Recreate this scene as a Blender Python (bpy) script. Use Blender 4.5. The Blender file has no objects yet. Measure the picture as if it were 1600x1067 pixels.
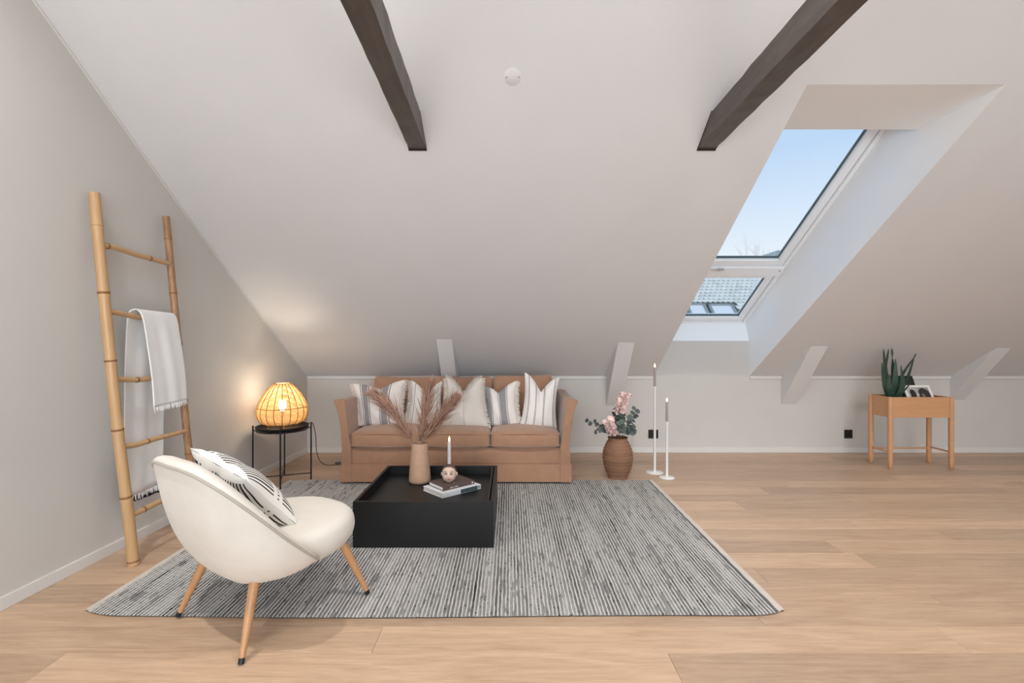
import bpy, bmesh, math, random
from mathutils import Vector, Matrix, Euler, noise
rnd = random.Random(7)
PI = math.pi
scene = bpy.context.scene
C = scene.collection

# ------------------------------------------------------------------ camera
cam_d = bpy.data.cameras.new('camera'); cam = bpy.data.objects.new('camera', cam_d); C.objects.link(cam)
cam.location = (0, 0, 1.25); cam.rotation_euler = (PI/2, 0, 0)
cam_d.sensor_width = 36; cam_d.lens = 36*760/1600; cam_d.clip_start = .05; cam_d.clip_end = 300
cam_d.shift_x = 3/1600; cam_d.shift_y = -2.5/1600
scene.camera = cam
vs = scene.view_settings
vs.view_transform = 'Standard'; vs.look = 'None'; vs.gamma = 1; vs.use_curve_mapping = False
vs.exposure = 0.0

# ------------------------------------------------------------------ sky
world = bpy.data.worlds.new('sky'); scene.world = world; world.use_nodes = True
wn = world.node_tree.nodes; wl = world.node_tree.links; wn.clear()
tc = wn.new('ShaderNodeTexCoord'); sp = wn.new('ShaderNodeSeparateXYZ'); rp = wn.new('ShaderNodeValToRGB')
bg = wn.new('ShaderNodeBackground'); wo = wn.new('ShaderNodeOutputWorld')
wl.new(tc.outputs['Generated'], sp.inputs[0]); wl.new(sp.outputs['Z'], rp.inputs[0])
wl.new(rp.outputs[0], bg.inputs[0]); wl.new(bg.outputs[0], wo.inputs[0])
e = rp.color_ramp.elements
e[0].position = 0.0; e[0].color = (.97, .97, .97, 1)
e[1].position = 0.75; e[1].color = (.60, .75, .97, 1)
x = e.new(.14); x.color = (.78, .84, .91, 1)
x = e.new(.33); x.color = (.48, .64, .86, 1)
bg.inputs[1].default_value = 1.12

# ------------------------------------------------------------------ large lights (added fill, set in unseen window openings behind the camera)
def area(name, loc, target, sx, sy, power, col, shape='RECTANGLE', spread=PI):
    d = bpy.data.lights.new(name, 'AREA'); d.shape = shape; d.size = sx; d.energy = power; d.color = col; d.spread = spread
    if shape == 'RECTANGLE': d.size_y = sy
    o = bpy.data.objects.new(name, d); C.objects.link(o); o.location = loc
    o.rotation_euler = (Vector(target)-Vector(loc)).to_track_quat('-Z', 'Y').to_euler()
    return o
REAR_N = Vector((0, math.sin(math.atan(.633)), -math.cos(math.atan(.633))))
for x, power in ((-.9, 18), (1.5, 12), (3.9, 6)):
    p = Vector((x, -1.35, 4.137-.633*1.55)) + REAR_N*.06
    area('window_daylight', p, p+REAR_N, 1.0, 1.5, power, (.80, .91, 1.0))

area('garden_window_daylight', (.3, -3.14, 1.15), (.3, 0, 1.15), 4.4, 1.5, 196, (.80, .91, 1.0))  # fill added to brighten the lower slope; no such window is known

# ------------------------------------------------------------------ mesh building
ORIG = {}
class MB:
    def __init__(s): s.v = []; s.f = []; s.uv = []; s.c = []
    def add(s, vs, fs, uv=None, col=None):
        n = len(s.v); s.v += [Vector(v) for v in vs]; s.f += [tuple(i+n for i in f) for f in fs]
        s.uv += uv if uv else [(0, 0)]*len(vs)
        s.c += col if isinstance(col, list) else [col or (1, 1, 1)]*len(vs)
        return s
    def box(s, c, h, rot=None):
        c = Vector(c); vs = []
        for z in (-1, 1):
            for y in (-1, 1):
                for x in (-1, 1):
                    p = Vector((x*h[0], y*h[1], z*h[2]))
                    vs.append(c + (rot @ p if rot else p))
        return s.add(vs, [(0,2,3,1),(4,5,7,6),(0,1,5,4),(2,6,7,3),(0,4,6,2),(1,3,7,5)])
    def span(s, a, b):
        return s.box([(a[i]+b[i])/2 for i in range(3)], [abs(b[i]-a[i])/2 for i in range(3)])
    def hexa(s, p): return s.add(p, [(0,3,2,1),(4,5,6,7),(0,1,5,4),(1,2,6,5),(2,3,7,6),(3,0,4,7)])
    def bar(s, a, b, w, d, up=(0,0,1)):
        a = Vector(a); b = Vector(b); t = (b-a).normalized(); u = Vector(up)
        if abs(t.dot(u)) > .99: u = Vector((0,1,0))
        r = t.cross(u).normalized(); q = r.cross(t)
        P = lambda o, i, j: o + r*(i*w/2) + q*(j*d/2)
        return s.hexa([P(a,-1,-1),P(a,1,-1),P(a,1,1),P(a,-1,1),P(b,-1,-1),P(b,1,-1),P(b,1,1),P(b,-1,1)])
    def tube(s, pts, r, n=8, closed=False, caps=True, col=None, ell=1.0):
        pts = [Vector(p) for p in pts]; m = len(pts)
        rr = r if isinstance(r, (list, tuple)) else [r]*m
        vs = []; prev = None
        for i, p in enumerate(pts):
            if closed: t = pts[(i+1) % m]-pts[i-1]
            else: t = pts[min(i+1, m-1)]-pts[max(i-1, 0)]
            t.normalize()
            if prev is None:
                a = Vector((0,0,1)) if abs(t.z) < .9 else Vector((1,0,0))
                u = t.cross(a).normalized()
            else:
                u = prev - t*prev.dot(t)
                u = u.normalized() if u.length > 1e-6 else t.orthogonal().normalized()
            prev = u; w = t.cross(u)
            for k in range(n):
                a = 2*PI*k/n; vs.append(p + (u*math.cos(a) + w*math.sin(a)*ell)*rr[i])
        fs = []
        for i in range(m if closed else m-1):
            j = (i+1) % m
            for k in range(n):
                fs.append((i*n+k, i*n+(k+1) % n, j*n+(k+1) % n, j*n+k))
        if caps and not closed:
            fs.append(tuple(reversed(range(n)))); fs.append(tuple((m-1)*n+k for k in range(n)))
        return s.add(vs, fs, col=col)
    def lathe(s, prof, c=(0,0,0), n=32, capb=True, capt=True):
        c = Vector(c); m = len(prof); vs = []
        for r, z in prof:
            for k in range(n):
                a = 2*PI*k/n; vs.append(c+Vector((r*math.cos(a), r*math.sin(a), z)))
        fs = [(i*n+k, i*n+(k+1) % n, (i+1)*n+(k+1) % n, (i+1)*n+k) for i in range(m-1) for k in range(n)]
        if capb: fs.append(tuple(reversed(range(n))))
        if capt: fs.append(tuple((m-1)*n+k for k in range(n)))
        return s.add(vs, fs)
    def grid(s, fn, nu, nv, flip=False, wrap=False):
        vs = []; uv = []
        for j in range(nv+1):
            for i in range(nu if wrap else nu+1):
                u = i/nu; v = j/nv; vs.append(fn(u, v)); uv.append((u, v))
        w = nu if wrap else nu+1; fs = []
        for j in range(nv):
            for i in range(nu):
                k = (i+1) % w if wrap else i+1
                q = (j*w+i, j*w+k, (j+1)*w+k, (j+1)*w+i)
                fs.append(tuple(reversed(q)) if flip else q)
        return s.add(vs, fs, uv)
    def ball(s, c, r, nu=16, nv=10, fn=None):
        c = Vector(c); vs = [(0,0,-1)]
        for j in range(1, nv):
            t = -PI/2+PI*j/nv
            for i in range(nu):
                a = 2*PI*i/nu; vs.append((math.cos(t)*math.cos(a), math.cos(t)*math.sin(a), math.sin(t)))
        vs.append((0,0,1)); out = []
        for d in vs:
            d = Vector(d); p = Vector((d.x*r[0], d.y*r[1], d.z*r[2]))
            if fn: p = fn(d, p)
            out.append(c+p)
        fs = []
        for i in range(nu):
            fs.append((0, 1+(i+1) % nu, 1+i))
            for j in range(nv-2):
                a = 1+j*nu; fs.append((a+i, a+(i+1) % nu, a+nu+(i+1) % nu, a+nu+i))
            a = 1+(nv-2)*nu; fs.append((a+i, a+(i+1) % nu, len(vs)-1))
        return s.add(out, fs)
    def rbox(s, c, h, r, n=8, puff=(0,0,0), rot=None, fn=None):
        """rounded, slightly puffed block"""
        c = Vector(c); h = Vector(h); key = {}; vs = []; fs = []
        def vert(a):
            k = tuple(round(q, 5) for q in a)
            if k in key: return key[k]
            p = Vector((a[0]*h.x, a[1]*h.y, a[2]*h.z))
            q = Vector([max(-(h[i]-r), min(h[i]-r, p[i])) for i in range(3)])
            d = p-q
            if d.length > 1e-9: p = q + d.normalized()*r
            for i in range(3):
                j, l = (i+1) % 3, (i+2) % 3
                p[i] += puff[i]*a[i]*(1-a[j]**2)*(1-a[l]**2)
            if fn: p = fn(Vector(a), p)
            if rot: p = rot @ p
            key[k] = len(vs); vs.append(c+p); return key[k]
        T = [math.sin((i/n*2-1)*PI/2) * .35 + (i/n*2-1)*.65 for i in range(n+1)]
        for ax in range(3):
            j, l = (ax+1) % 3, (ax+2) % 3
            for sg in (-1, 1):
                for u in range(n):
                    for v in range(n):
                        q = []
                        for (du, dv) in ((0,0),(1,0),(1,1),(0,1)):
                            a = [0,0,0]; a[ax] = sg; a[j] = T[u+du]; a[l] = T[v+dv]; q.append(vert(a))
                        fs.append(tuple(q) if sg > 0 else tuple(reversed(q)))
        return s.add(vs, fs)
    def build(s, name, mat, parent=None, smooth=40, bevel=0, col=False, recalc=True, subsurf=0, solid=0):
        vs = s.v
        if parent: o0 = ORIG[parent.name]
        else:
            lo = [min(v[i] for v in vs) for i in range(3)]; hi = [max(v[i] for v in vs) for i in range(3)]
            o0 = Vector(((lo[0]+hi[0])/2, (lo[1]+hi[1])/2, lo[2]))
        me = bpy.data.meshes.new(name)
        me.from_pydata([v-o0 for v in vs], [], s.f)
        if recalc:
            b = bmesh.new(); b.from_mesh(me); bmesh.ops.recalc_face_normals(b, faces=b.faces); b.to_mesh(me); b.free()
        if any(u != (0, 0) for u in s.uv):
            l = me.uv_layers.new(name='UVMap')
            for i, lp in enumerate(me.loops): l.data[i].uv = s.uv[lp.vertex_index]
        if col:
            a = me.color_attributes.new('yarn', 'FLOAT_COLOR', 'POINT')
            a.data.foreach_set('color', [q for c in s.c for q in (c[0], c[1], c[2], 1)])
        if smooth:
            me.shade_smooth()
            if smooth < 180: me.set_sharp_from_angle(angle=math.radians(smooth))
        me.materials.append(mat)
        o = bpy.data.objects.new(name, me); C.objects.link(o); ORIG[o.name] = o0
        if parent: o.parent = parent
        else: o.location = o0
        if solid:
            m = o.modifiers.new('thickness', 'SOLIDIFY'); m.thickness = solid; m.offset = 0
        if bevel:
            m = o.modifiers.new('edges', 'BEVEL'); m.width = bevel; m.segments = 2; m.limit_method = 'ANGLE'; m.angle_limit = .6
        if subsurf:
            m = o.modifiers.new('smooth', 'SUBSURF'); m.levels = m.render_levels = subsurf
        return o
def tag(o, label, cat, group=None):
    o['label'] = label; o['category'] = cat
    if group: o['group'] = group
    return o
def thing(name, label, cat, loc, group=None):
    o = bpy.data.objects.new(name, None); C.objects.link(o); o.location = loc; o.empty_display_size = .1
    ORIG[o.name] = Vector(loc); return tag(o, label, cat, group)
def struct(o): o['kind'] = 'structure'; return o
def stuff(o): o['kind'] = 'stuff'; return o
def link_copy(src, name, parent, mw):
    """one more object on the same mesh, placed by a world matrix under parent"""
    o = bpy.data.objects.new(name, src); C.objects.link(o); o.parent = parent
    o.matrix_local = Matrix.Translation(-ORIG[parent.name]) @ mw
    return o
def lerp(a, b, t): return a+(b-a)*t
def vl(a, b, t): return Vector(a)*(1-t)+Vector(b)*t
def pw(xs, ys, x):
    for i in range(len(xs)-1):
        if x <= xs[i+1]:
            t = (x-xs[i])/(xs[i+1]-xs[i]); t = max(0, t)
            return lerp(ys[i], ys[i+1], t)
    return ys[-1]
def crom(pts, t):
    """Catmull-Rom through pts, t in 0..1"""
    n = len(pts)-1; x = min(max(t, 0), .99999)*n; i = int(x); f = x-i
    P = [Vector(pts[max(0, min(n, i+k))]) for k in (-1, 0, 1, 2)]
    return .5*((2*P[1]) + (P[2]-P[0])*f + (2*P[0]-5*P[1]+4*P[2]-P[3])*f*f + (3*P[1]-P[0]-3*P[2]+P[3])*f**3)
def path(pts, n): return [crom(pts, i/n) for i in range(n+1)]

# ------------------------------------------------------------------ materials
def S2L(c): return tuple((x/255/12.92 if x <= 10 else ((x/255+.055)/1.055)**2.4) for x in c)
def base_mat(name):
    m = bpy.data.materials.new(name); m.use_nodes = True
    nt = m.node_tree; return m, nt, nt.nodes['Principled BSDF']
def mixc(nt, fac, a, b, mode='MIX'):
    n = nt.nodes.new('ShaderNodeMix'); n.data_type = 'RGBA'; n.blend_type = mode
    for sock, v in ((n.inputs[0], fac), (n.inputs[6], a), (n.inputs[7], b)):
        if hasattr(v, 'links') or hasattr(v, 'is_linked'): nt.links.new(v, sock)
        elif isinstance(v, (int, float)): sock.default_value = v
        else: sock.default_value = (*v[:3], 1)
    return n.outputs[2]
def math_n(nt, op, a, b=None, c=None):
    n = nt.nodes.new('ShaderNodeMath'); n.operation = op
    for i, v in enumerate((a, b, c)):
        if v is None: continue
        if isinstance(v, (int, float)): n.inputs[i].default_value = v
        else: nt.links.new(v, n.inputs[i])
    return n.outputs[0]
def coords(nt, scale=(1,1,1), kind='Object', rand=0):
    t = nt.nodes.new('ShaderNodeTexCoord'); mp = nt.nodes.new('ShaderNodeMapping')
    mp.inputs['Scale'].default_value = scale
    nt.links.new(t.outputs[kind], mp.inputs[0])
    if rand:
        oi = nt.nodes.new('ShaderNodeObjectInfo'); v = nt.nodes.new('ShaderNodeVectorMath'); v.operation = 'SCALE'
        v.inputs[0].default_value = (37, 11, 23); nt.links.new(oi.outputs['Random'], v.inputs['Scale'])
        nt.links.new(v.outputs[0], mp.inputs['Location'])
    return mp.outputs[0]
def noise_n(nt, vec, scale, detail=4, rough=.55, dist=0):
    n = nt.nodes.new('ShaderNodeTexNoise'); n.inputs['Scale'].default_value = scale; n.inputs['Detail'].default_value = detail
    n.inputs['Roughness'].default_value = rough; n.inputs['Distortion'].default_value = dist
    nt.links.new(vec, n.inputs['Vector']); return n.outputs['Fac']
def ramp(nt, fac, stops):
    n = nt.nodes.new('ShaderNodeValToRGB'); nt.links.new(fac, n.inputs[0]); el = n.color_ramp.elements
    while len(el) < len(stops): el.new(.5)
    for q, (p, c) in zip(el, stops): q.position = p; q.color = (*c, 1)
    return n.outputs[0]
def bump_n(nt, b, h, strength, dist=.002):
    n = nt.nodes.new('ShaderNodeBump'); n.inputs['Strength'].default_value = strength; n.inputs['Distance'].default_value = dist
    nt.links.new(h, n.inputs['Height']); nt.links.new(n.outputs[0], b.inputs['Normal'])
def plain(name, rgb, rough=.6, var=.0, vscale=8, bump=0, bscale=200, metal=0, spec=.5, sheen=0, dist=.002):
    m, nt, b = base_mat(name); c = S2L(rgb)
    b.inputs['Roughness'].default_value = rough; b.inputs['Metallic'].default_value = metal
    b.inputs['Specular IOR Level'].default_value = spec; b.inputs['Sheen Weight'].default_value = sheen
    v = coords(nt)
    f = noise_n(nt, v, vscale)
    lo = tuple(x*(1-var) for x in c); hi = tuple(min(1, x*(1+var)) for x in c)
    nt.links.new(ramp(nt, f, [(.3, lo), (.7, hi)]), b.inputs['Base Color'])
    if bump: bump_n(nt, b, noise_n(nt, v, bscale, 2), bump, dist)
    return m
def wood(name, a, b_, scale=(1.2, 14, 14), rough=.45, rand=1, grain=.5, tone=.12):
    m, nt, b = base_mat(name); v = coords(nt, scale, rand=rand)
    f = noise_n(nt, v, 2.2, 5, .6, 1.3); g = noise_n(nt, v, 9, 6, .7)
    col = ramp(nt, f, [(.25, S2L(a)), (.75, S2L(b_))])
    col = mixc(nt, math_n(nt, 'MULTIPLY', math_n(nt, 'SUBTRACT', g, .45), grain), col, tuple(x*.45 for x in S2L(a)))
    if rand:
        oi = nt.nodes.new('ShaderNodeObjectInfo')
        k = math_n(nt, 'MULTIPLY_ADD', oi.outputs['Random'], tone*2, 1-tone)
        cb = nt.nodes.new('ShaderNodeCombineColor')
        for i in range(3): nt.links.new(k, cb.inputs[i])
        col = mixc(nt, 1.0, col, cb.outputs[0], 'MULTIPLY')
    nt.links.new(col, b.inputs['Base Color']); b.inputs['Roughness'].default_value = rough
    bump_n(nt, b, g, .12, .0006)
    return m
def fabric(name, rgb, weave=700, bump=.35, var=.06, sheen=.2, rough=.9):
    m, nt, b = base_mat(name); c = S2L(rgb); v = coords(nt)
    f = noise_n(nt, v, 14, 5); w = noise_n(nt, v, weave, 2)
    col = ramp(nt, f, [(.3, tuple(x*(1-var) for x in c)), (.7, tuple(min(1, x*(1+var)) for x in c))])
    col = mixc(nt, math_n(nt, 'MULTIPLY', w, .22), col, tuple(x*.6 for x in c))
    nt.links.new(col, b.inputs['Base Color']); b.inputs['Roughness'].default_value = rough
    b.inputs['Sheen Weight'].default_value = sheen; b.inputs['Specular IOR Level'].default_value = .2
    bump_n(nt, b, w, bump, .0012)
    return m
def uv_nodes(nt):
    t = nt.nodes.new('ShaderNodeUVMap'); s = nt.nodes.new('ShaderNodeSeparateXYZ'); nt.links.new(t.outputs[0], s.inputs[0])
    return s.outputs[0], s.outputs[1]
def striped(name, rgb, stripes):
    """cloth with printed stripes across its width: (centre, half width, colour, mottle)"""
    m, nt, b = base_mat(name); c = S2L(rgb); u, vv = uv_nodes(nt); v = coords(nt)
    w = noise_n(nt, v, 420, 2); f = noise_n(nt, v, 16, 4)
    col = ramp(nt, f, [(.3, tuple(x*.95 for x in c)), (.7, c)])
    for (mid, half, rc, mot) in stripes:
        k = math_n(nt, 'COMPARE', u, mid, half)
        s = S2L(rc)
        sc = mixc(nt, math_n(nt, 'MULTIPLY', w, mot), s, c) if mot else s
        col = mixc(nt, k, col, sc)
    nt.links.new(col, b.inputs['Base Color']); b.inputs['Roughness'].default_value = .95
    b.inputs['Sheen Weight'].default_value = .15; b.inputs['Specular IOR Level'].default_value = .15
    bump_n(nt, b, w, .3, .001)
    return m
def emit(name, rgb, strength):
    m = bpy.data.materials.new(name); m.use_nodes = True; nt = m.node_tree; nt.nodes.clear()
    e = nt.nodes.new('ShaderNodeEmission'); o = nt.nodes.new('ShaderNodeOutputMaterial')
    e.inputs[0].default_value = (*S2L(rgb), 1); e.inputs[1].default_value = strength
    nt.links.new(e.outputs[0], o.inputs[0]); return m

WALL = plain('wall_paint', (212, 208, 203), .85, .012, 3, .05, 60, spec=.25)
CEIL = plain('ceiling_paint', (224, 222, 222), .85, .012, 3, .05, 60, spec=.25)
TRIMW = plain('white_trim_paint', (224, 221, 217), .5, .01, 3)
RECESSW = plain('white_recess_paint', (248, 249, 250), .8, .01, 3)
WINW = plain('white_window_lacquer', (247, 248, 249), .35, .01, 3)
OAK = wood('oak_floor', (176, 144, 117), (208, 178, 150), (.9, 9, 9), .40, 1, .9, .16)
BEAMM = wood('dark_stained_beam', (68, 59, 54), (94, 84, 78), (9, 1.2, 9), .42, 1, .9, .05)
BLACKW = plain('black_stained_wood', (17, 16, 16), .42, .12, 6, .08, 30, spec=.35)
BLACKM = plain('black_metal', (22, 21, 21), .45, .05, 8, metal=.3)
SOFAF = fabric('camel_velvet', (170, 130, 104), 500, .25, .07, .35)
CREAM = fabric('cream_boucle', (224, 216, 205), 420, .55, .03, .2)
CREAMD = fabric('cream_piping', (176, 168, 156), 420, .3, .03, .1)
CHAIRW = wood('chair_leg_oak', (176, 128, 86), (196, 148, 104), (14, 14, 2), .4, 1, .5, .05)
PLANTW = wood('planter_oak', (196, 144, 102), (208, 160, 118), (2, 14, 14), .45, 1, .35, .03)
BAMBOO = wood('bamboo', (188, 146, 102), (206, 168, 124), (16, 16, 1.5), .4, 1, .35, .04)
BAMBOOD = wood('bamboo_dark', (128, 94, 66), (184, 140, 98), (10, 10, 2.5), .45, 1, .8, .04)
NODEM = plain('bamboo_node', (138, 96, 58), .6, .2, 60)
TOWEL = fabric('white_linen', (246, 244, 242), 300, .35, .02, .1)
BLACKC = fabric('black_cloth', (26, 25, 26), 300, .3, .05, .1)
VASEB = plain('beige_stoneware', (176, 142, 118), .8, .08, 22, .25, 120)
TERRA = plain('brown_terracotta', (142, 105, 80), .75, .08, 14, .15, 120)
PAMP = plain('pampas_plume', (182, 142, 120), .9, .18, 40)
STEMM = plain('dry_stem', (140, 104, 82), .8, .1, 40)
CANDLEM = plain('taupe_wax', (158, 142, 136), .45, .04, 20)
CANDLEG = plain('grey_wax', (196, 186, 184), .45, .04, 20)
FLAME = emit('flame', (255, 214, 150), 9)
WICK = plain('wick', (30, 26, 24), .9)
WHITEM = plain('white_enamel', (236, 233, 229), .4, .01, 10)
PLASTIC = plain('black_plastic', (20, 20, 21), .5)
LEAFG = plain('eucalyptus_leaf', (104, 120, 110), .6, .25, 12, sheen=.1)
LEAFD = plain('eucalyptus_leaf_dark', (84, 92, 92), .6, .25, 12, sheen=.1)
PETAL = plain('pink_petal', (244, 214, 207), .8, .06, 30)
ALOE = plain('aloe_leaf', (56, 82, 70), .45, .3, 14)
SOIL = plain('dark_soil', (38, 30, 26), .95, .3, 60, .6, 80)

# ------------------------------------------------------------------ the room
YB, KN, T = 5.40, .845, .633
RIDGE_Y, X0, X1, YR = .2, -2.46, 6.6, -3.2
def zc(y): return KN+T*(YB-y) if y >= RIDGE_Y else KN+T*(YB-RIDGE_Y)-T*(RIDGE_Y-y)
OX0, OX1, OY0 = 1.59, 2.652, 2.602          # roof window shaft
def wx(y, z=0):                              # the old gable wall is neither square nor plumb
    return -2.355+.0327*(y-2.246) + .0514*min(1, (YB-y)/3.137)*z

floor = MB(); floor.span((X0, YR, -.06), (X1, YB+.1, -.014)); floor = struct(floor.build('floor', plain('subfloor', (120, 92, 66), .9)))
def plank_mesh(l, w):
    c = .0011; g = .0004; b = MB(); x, y = l/2-g, w/2-g
    vs = [(-x,-y,-.014),(x,-y,-.014),(x,y,-.014),(-x,y,-.014),(-x,-y,-c),(x,-y,-c),(x,y,-c),(-x,y,-c),
          (-x+c,-y+c,0),(x-c,-y+c,0),(x-c,y-c,0),(-x+c,y-c,0)]
    fs = [(0,3,2,1),(0,1,5,4),(1,2,6,5),(2,3,7,6),(3,0,4,7),(4,5,9,8),(5,6,10,9),(6,7,11,10),(7,4,8,11),(8,9,10,11)]
    me = bpy.data.meshes.new('plank'); me.from_pydata(vs, [], fs); me.materials.append(OAK); return me
PW = .182; y = YB; pr = random.Random(21)
PM = {}
while y > YR+.05:
    x = X0 - pr.uniform(0, 1.9)
    while x < X1:
        l = pr.choice((1.7, 2.0, 2.2, 2.4))
        a, b = max(x, X0), min(x+l, X1)
        if b-a > .05:
            k = round(b-a, 3)
            if k not in PM: PM[k] = plank_mesh(k, PW)
            link_copy(PM[k], 'plank', floor, Matrix.Translation(((a+b)/2, y-PW/2, 0)))
        x += l
    y -= PW

cl = MB()
def slope_panel(mb, xa, xb, ya, yb):
    mb.add([(xa, ya, zc(ya)), (xb, ya, zc(ya)), (xb, yb, zc(yb)), (xa, yb, zc(yb))], [(0, 3, 2, 1)])
for a in ((X0, OX0, RIDGE_Y, YB), (OX0, OX1, RIDGE_Y, OY0), (OX1, X1, RIDGE_Y, YB)): slope_panel(cl, *a)
struct(cl.build('ceiling', CEIL, recalc=False, smooth=0))
# rear slope with three unseen window openings added for the fill lights
cl = MB(); RW = [(-1.4, -.4), (1.0, 2.0), (3.4, 4.4)]; RYA, RYB = -2.0, -.7
slope_panel(cl, X0, X1, YR, RYA); slope_panel(cl, X0, X1, RYB, RIDGE_Y)
xs = [X0] + [q for w in RW for q in w] + [X1]
for i in range(0, len(xs), 2): slope_panel(cl, xs[i], xs[i+1], RYA, RYB)
struct(cl.build('ceiling', CEIL, recalc=False, smooth=0))

wb = MB(); wb.span((X0, YB, -.05), (X1, YB+.14, KN)); wb.span((OX0, YB, KN), (OX1, YB+.05, 1.24))
struct(wb.build('wall_back', WALL, smooth=0))
wl_ = MB()
wl_.grid(lambda u, v: Vector((wx(lerp(YR, YB, u), zc(lerp(YR, YB, u))*v), lerp(YR, YB, u), zc(lerp(YR, YB, u))*v)), 34, 6)
struct(wl_.build('wall_left', WALL, recalc=False, smooth=180))
w = MB(); w.add([(X1, YR, 0), (X1, YB, 0), (X1, YB, KN), (X1, RIDGE_Y, zc(RIDGE_Y)), (X1, YR, zc(YR))], [(0, 1, 2, 3, 4)])
struct(w.build('wall_right', WALL, recalc=False, smooth=0))
w = MB(); GX0, GX1, GZ0, GZ1 = -1.9, 2.5, .4, 1.9  # opening added for the low fill light
for a, c_, z0_, z1_ in ((X0, GX0, 0, zc(YR)), (GX1, X1, 0, zc(YR)), (GX0, GX1, 0, GZ0), (GX0, GX1, GZ1, zc(YR))):
    w.add([(a, YR, z0_), (c_, YR, z0_), (c_, YR, z1_), (a, YR, z1_)], [(0, 1, 2, 3)])
struct(w.build('wall_front', WALL, recalc=False, smooth=0))

b = MB(); b.span((-2.25, YB-.014, 0), (X1, YB, .062)); struct(b.build('baseboard_back', TRIMW, bevel=.003))
b = MB(); ys = [YR, -1, 1, 2.5, 4, YB-.014]
for a, c_ in zip(ys, ys[1:]):
    b.hexa([(wx(a)-.01, a, 0), (wx(a)+.014, a, 0), (wx(c_)+.014, c_, 0), (wx(c_)-.01, c_, 0),
            (wx(a)-.01, a, .062), (wx(a)+.014, a, .062), (wx(c_)+.014, c_, .062), (wx(c_)-.01, c_, .062)])
struct(b.build('baseboard_left', TRIMW, bevel=.002))
for i, (a, c_) in enumerate(((-2.25, OX0-.005), (OX1+.005, X1))):
    b = MB(); b.span((a, YB-.016, KN-.028), (c_, YB+.01, KN+.004)); struct(b.build('trim_%d' % (i+1), TRIMW, bevel=.003))
b = MB()                                   # cover strip along the gable wall and slope
ys = [lerp(RIDGE_Y, YB-.02, i/12) for i in range(13)]
for a, c_ in zip(ys, ys[1:]):
    za, z2 = zc(a), zc(c_); xa, xb_ = wx(a, za), wx(c_, z2)
    b.hexa([(xa-.02, a, za-.018), (xa+.007, a, za-.018), (xb_+.007, c_, z2-.018), (xb_-.02, c_, z2-.018),
            (xa-.02, a, za+.005), (xa+.007, a, za+.005), (xb_+.007, c_, z2+.005), (xb_-.02, c_, z2+.005)])
struct(b.build('trim_3', TRIMW, smooth=0))

# boxed struts between slope and knee wall
for i, (xl, w_, yt, zb) in enumerate(((-.72, .155, 4.75, .50), (1.066, .165, 4.80, .497), (3.008, .172, 4.861, .511), (4.885, .155, 4.892, .56))):
    b = MB(); xr = xl+w_; zt = zc(yt)
    b.add([(xl, yt, zt), (xl, YB+.02, zb), (xl, YB+.02, KN+.03), (xr, yt, zt), (xr, YB+.02, zb), (xr, YB+.02, KN+.03)],
          [(0, 1, 4, 3), (0, 2, 1), (3, 4, 5), (1, 2, 5, 4), (0, 3, 5, 2)])
    struct(b.build('trim_%d' % (4+i), CEIL, smooth=0, bevel=.003))

# shaft of the roof window
def wz(y): return 1.437+.63*(5.477-y)        # inner face of the window frame
YH, ZH = 3.159, zc(OY0)
r = MB()
for xx in (OX0, OX1):
    top = [(xx, OY0, ZH), (xx, YH, ZH), (xx, YH, wz(YH)+.12), (xx, 5.56, wz(5.56)+.12), (xx, 5.56, 1.24), (xx, YB, 1.24), (xx, YB, KN)]
    r.add(top, [(0, 1, 5, 6), (1, 2, 3, 4, 5)])
r.add([(OX0, OY0, ZH), (OX1, OY0, ZH), (OX1, YH, ZH), (OX0, YH, ZH), (OX1, YH, wz(YH)+.12), (OX0, YH, wz(YH)+.12)], [(0, 1, 2, 3), (3, 2, 4, 5)])
r.add([(OX0, YB, 1.24), (OX1, YB, 1.24), (OX1, 5.49, 1.46), (OX0, 5.49, 1.46)], [(0, 1, 2, 3)])
struct(r.build('wall_recess', RECESSW, recalc=False, smooth=0))

# roof window
WN = Vector((0, .63, 1)).normalized(); WS = Vector((0, 1, -.63)).normalized()
def wp(x, y, d=0): return Vector((x, y, wz(y))) + WN*d
def wbar(mb, xa, xb, ya, yb, d0, d1):
    mb.hexa([wp(xa, ya, d0), wp(xb, ya, d0), wp(xb, yb, d0), wp(xa, yb, d0), wp(xa, ya, d1), wp(xb, ya, d1), wp(xb, yb, d1), wp(xa, yb, d1)])
win = bpy.data.objects.new('window_1', None); C.objects.link(win); win.location = (2.12, 5.4, 1.3); ORIG['window_1'] = Vector(win.location); struct(win)
def frame_part(name, xa, xb, ya, yb, w_, d0, d1, mat):
    m = MB(); wbar(m, xa, xa+w_, ya, yb, d0, d1); wbar(m, xb-w_, xb, ya, yb, d0, d1)
    wbar(m, xa+w_, xb-w_, ya, ya+w_*.85, d0, d1); wbar(m, xa+w_, xb-w_, yb-w_*.85, yb, d0, d1)
    return m.build(name, mat, win, smooth=0, bevel=.004)
YT = YH+.02
frame_part('outer_frame', OX0, OX1, YT, 5.50, .036, 0, .10, WINW)
up = frame_part('upper_sash', OX0+.04, OX1-.04, YT+.03, 4.655, .062, .012, .08, WINW)
lo_ = frame_part('lower_sash', OX0+.04, OX1-.04, 4.775, 5.462, .062, .022, .085, WINW)
m = MB(); wbar(m, OX0+.02, OX1-.02, 4.665, 4.775, -.012, .07); m.build('transom', WINW, win, smooth=0, bevel=.006)
GASK = plain('dark_glazing_gasket', (80, 96, 98), .6)
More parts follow.
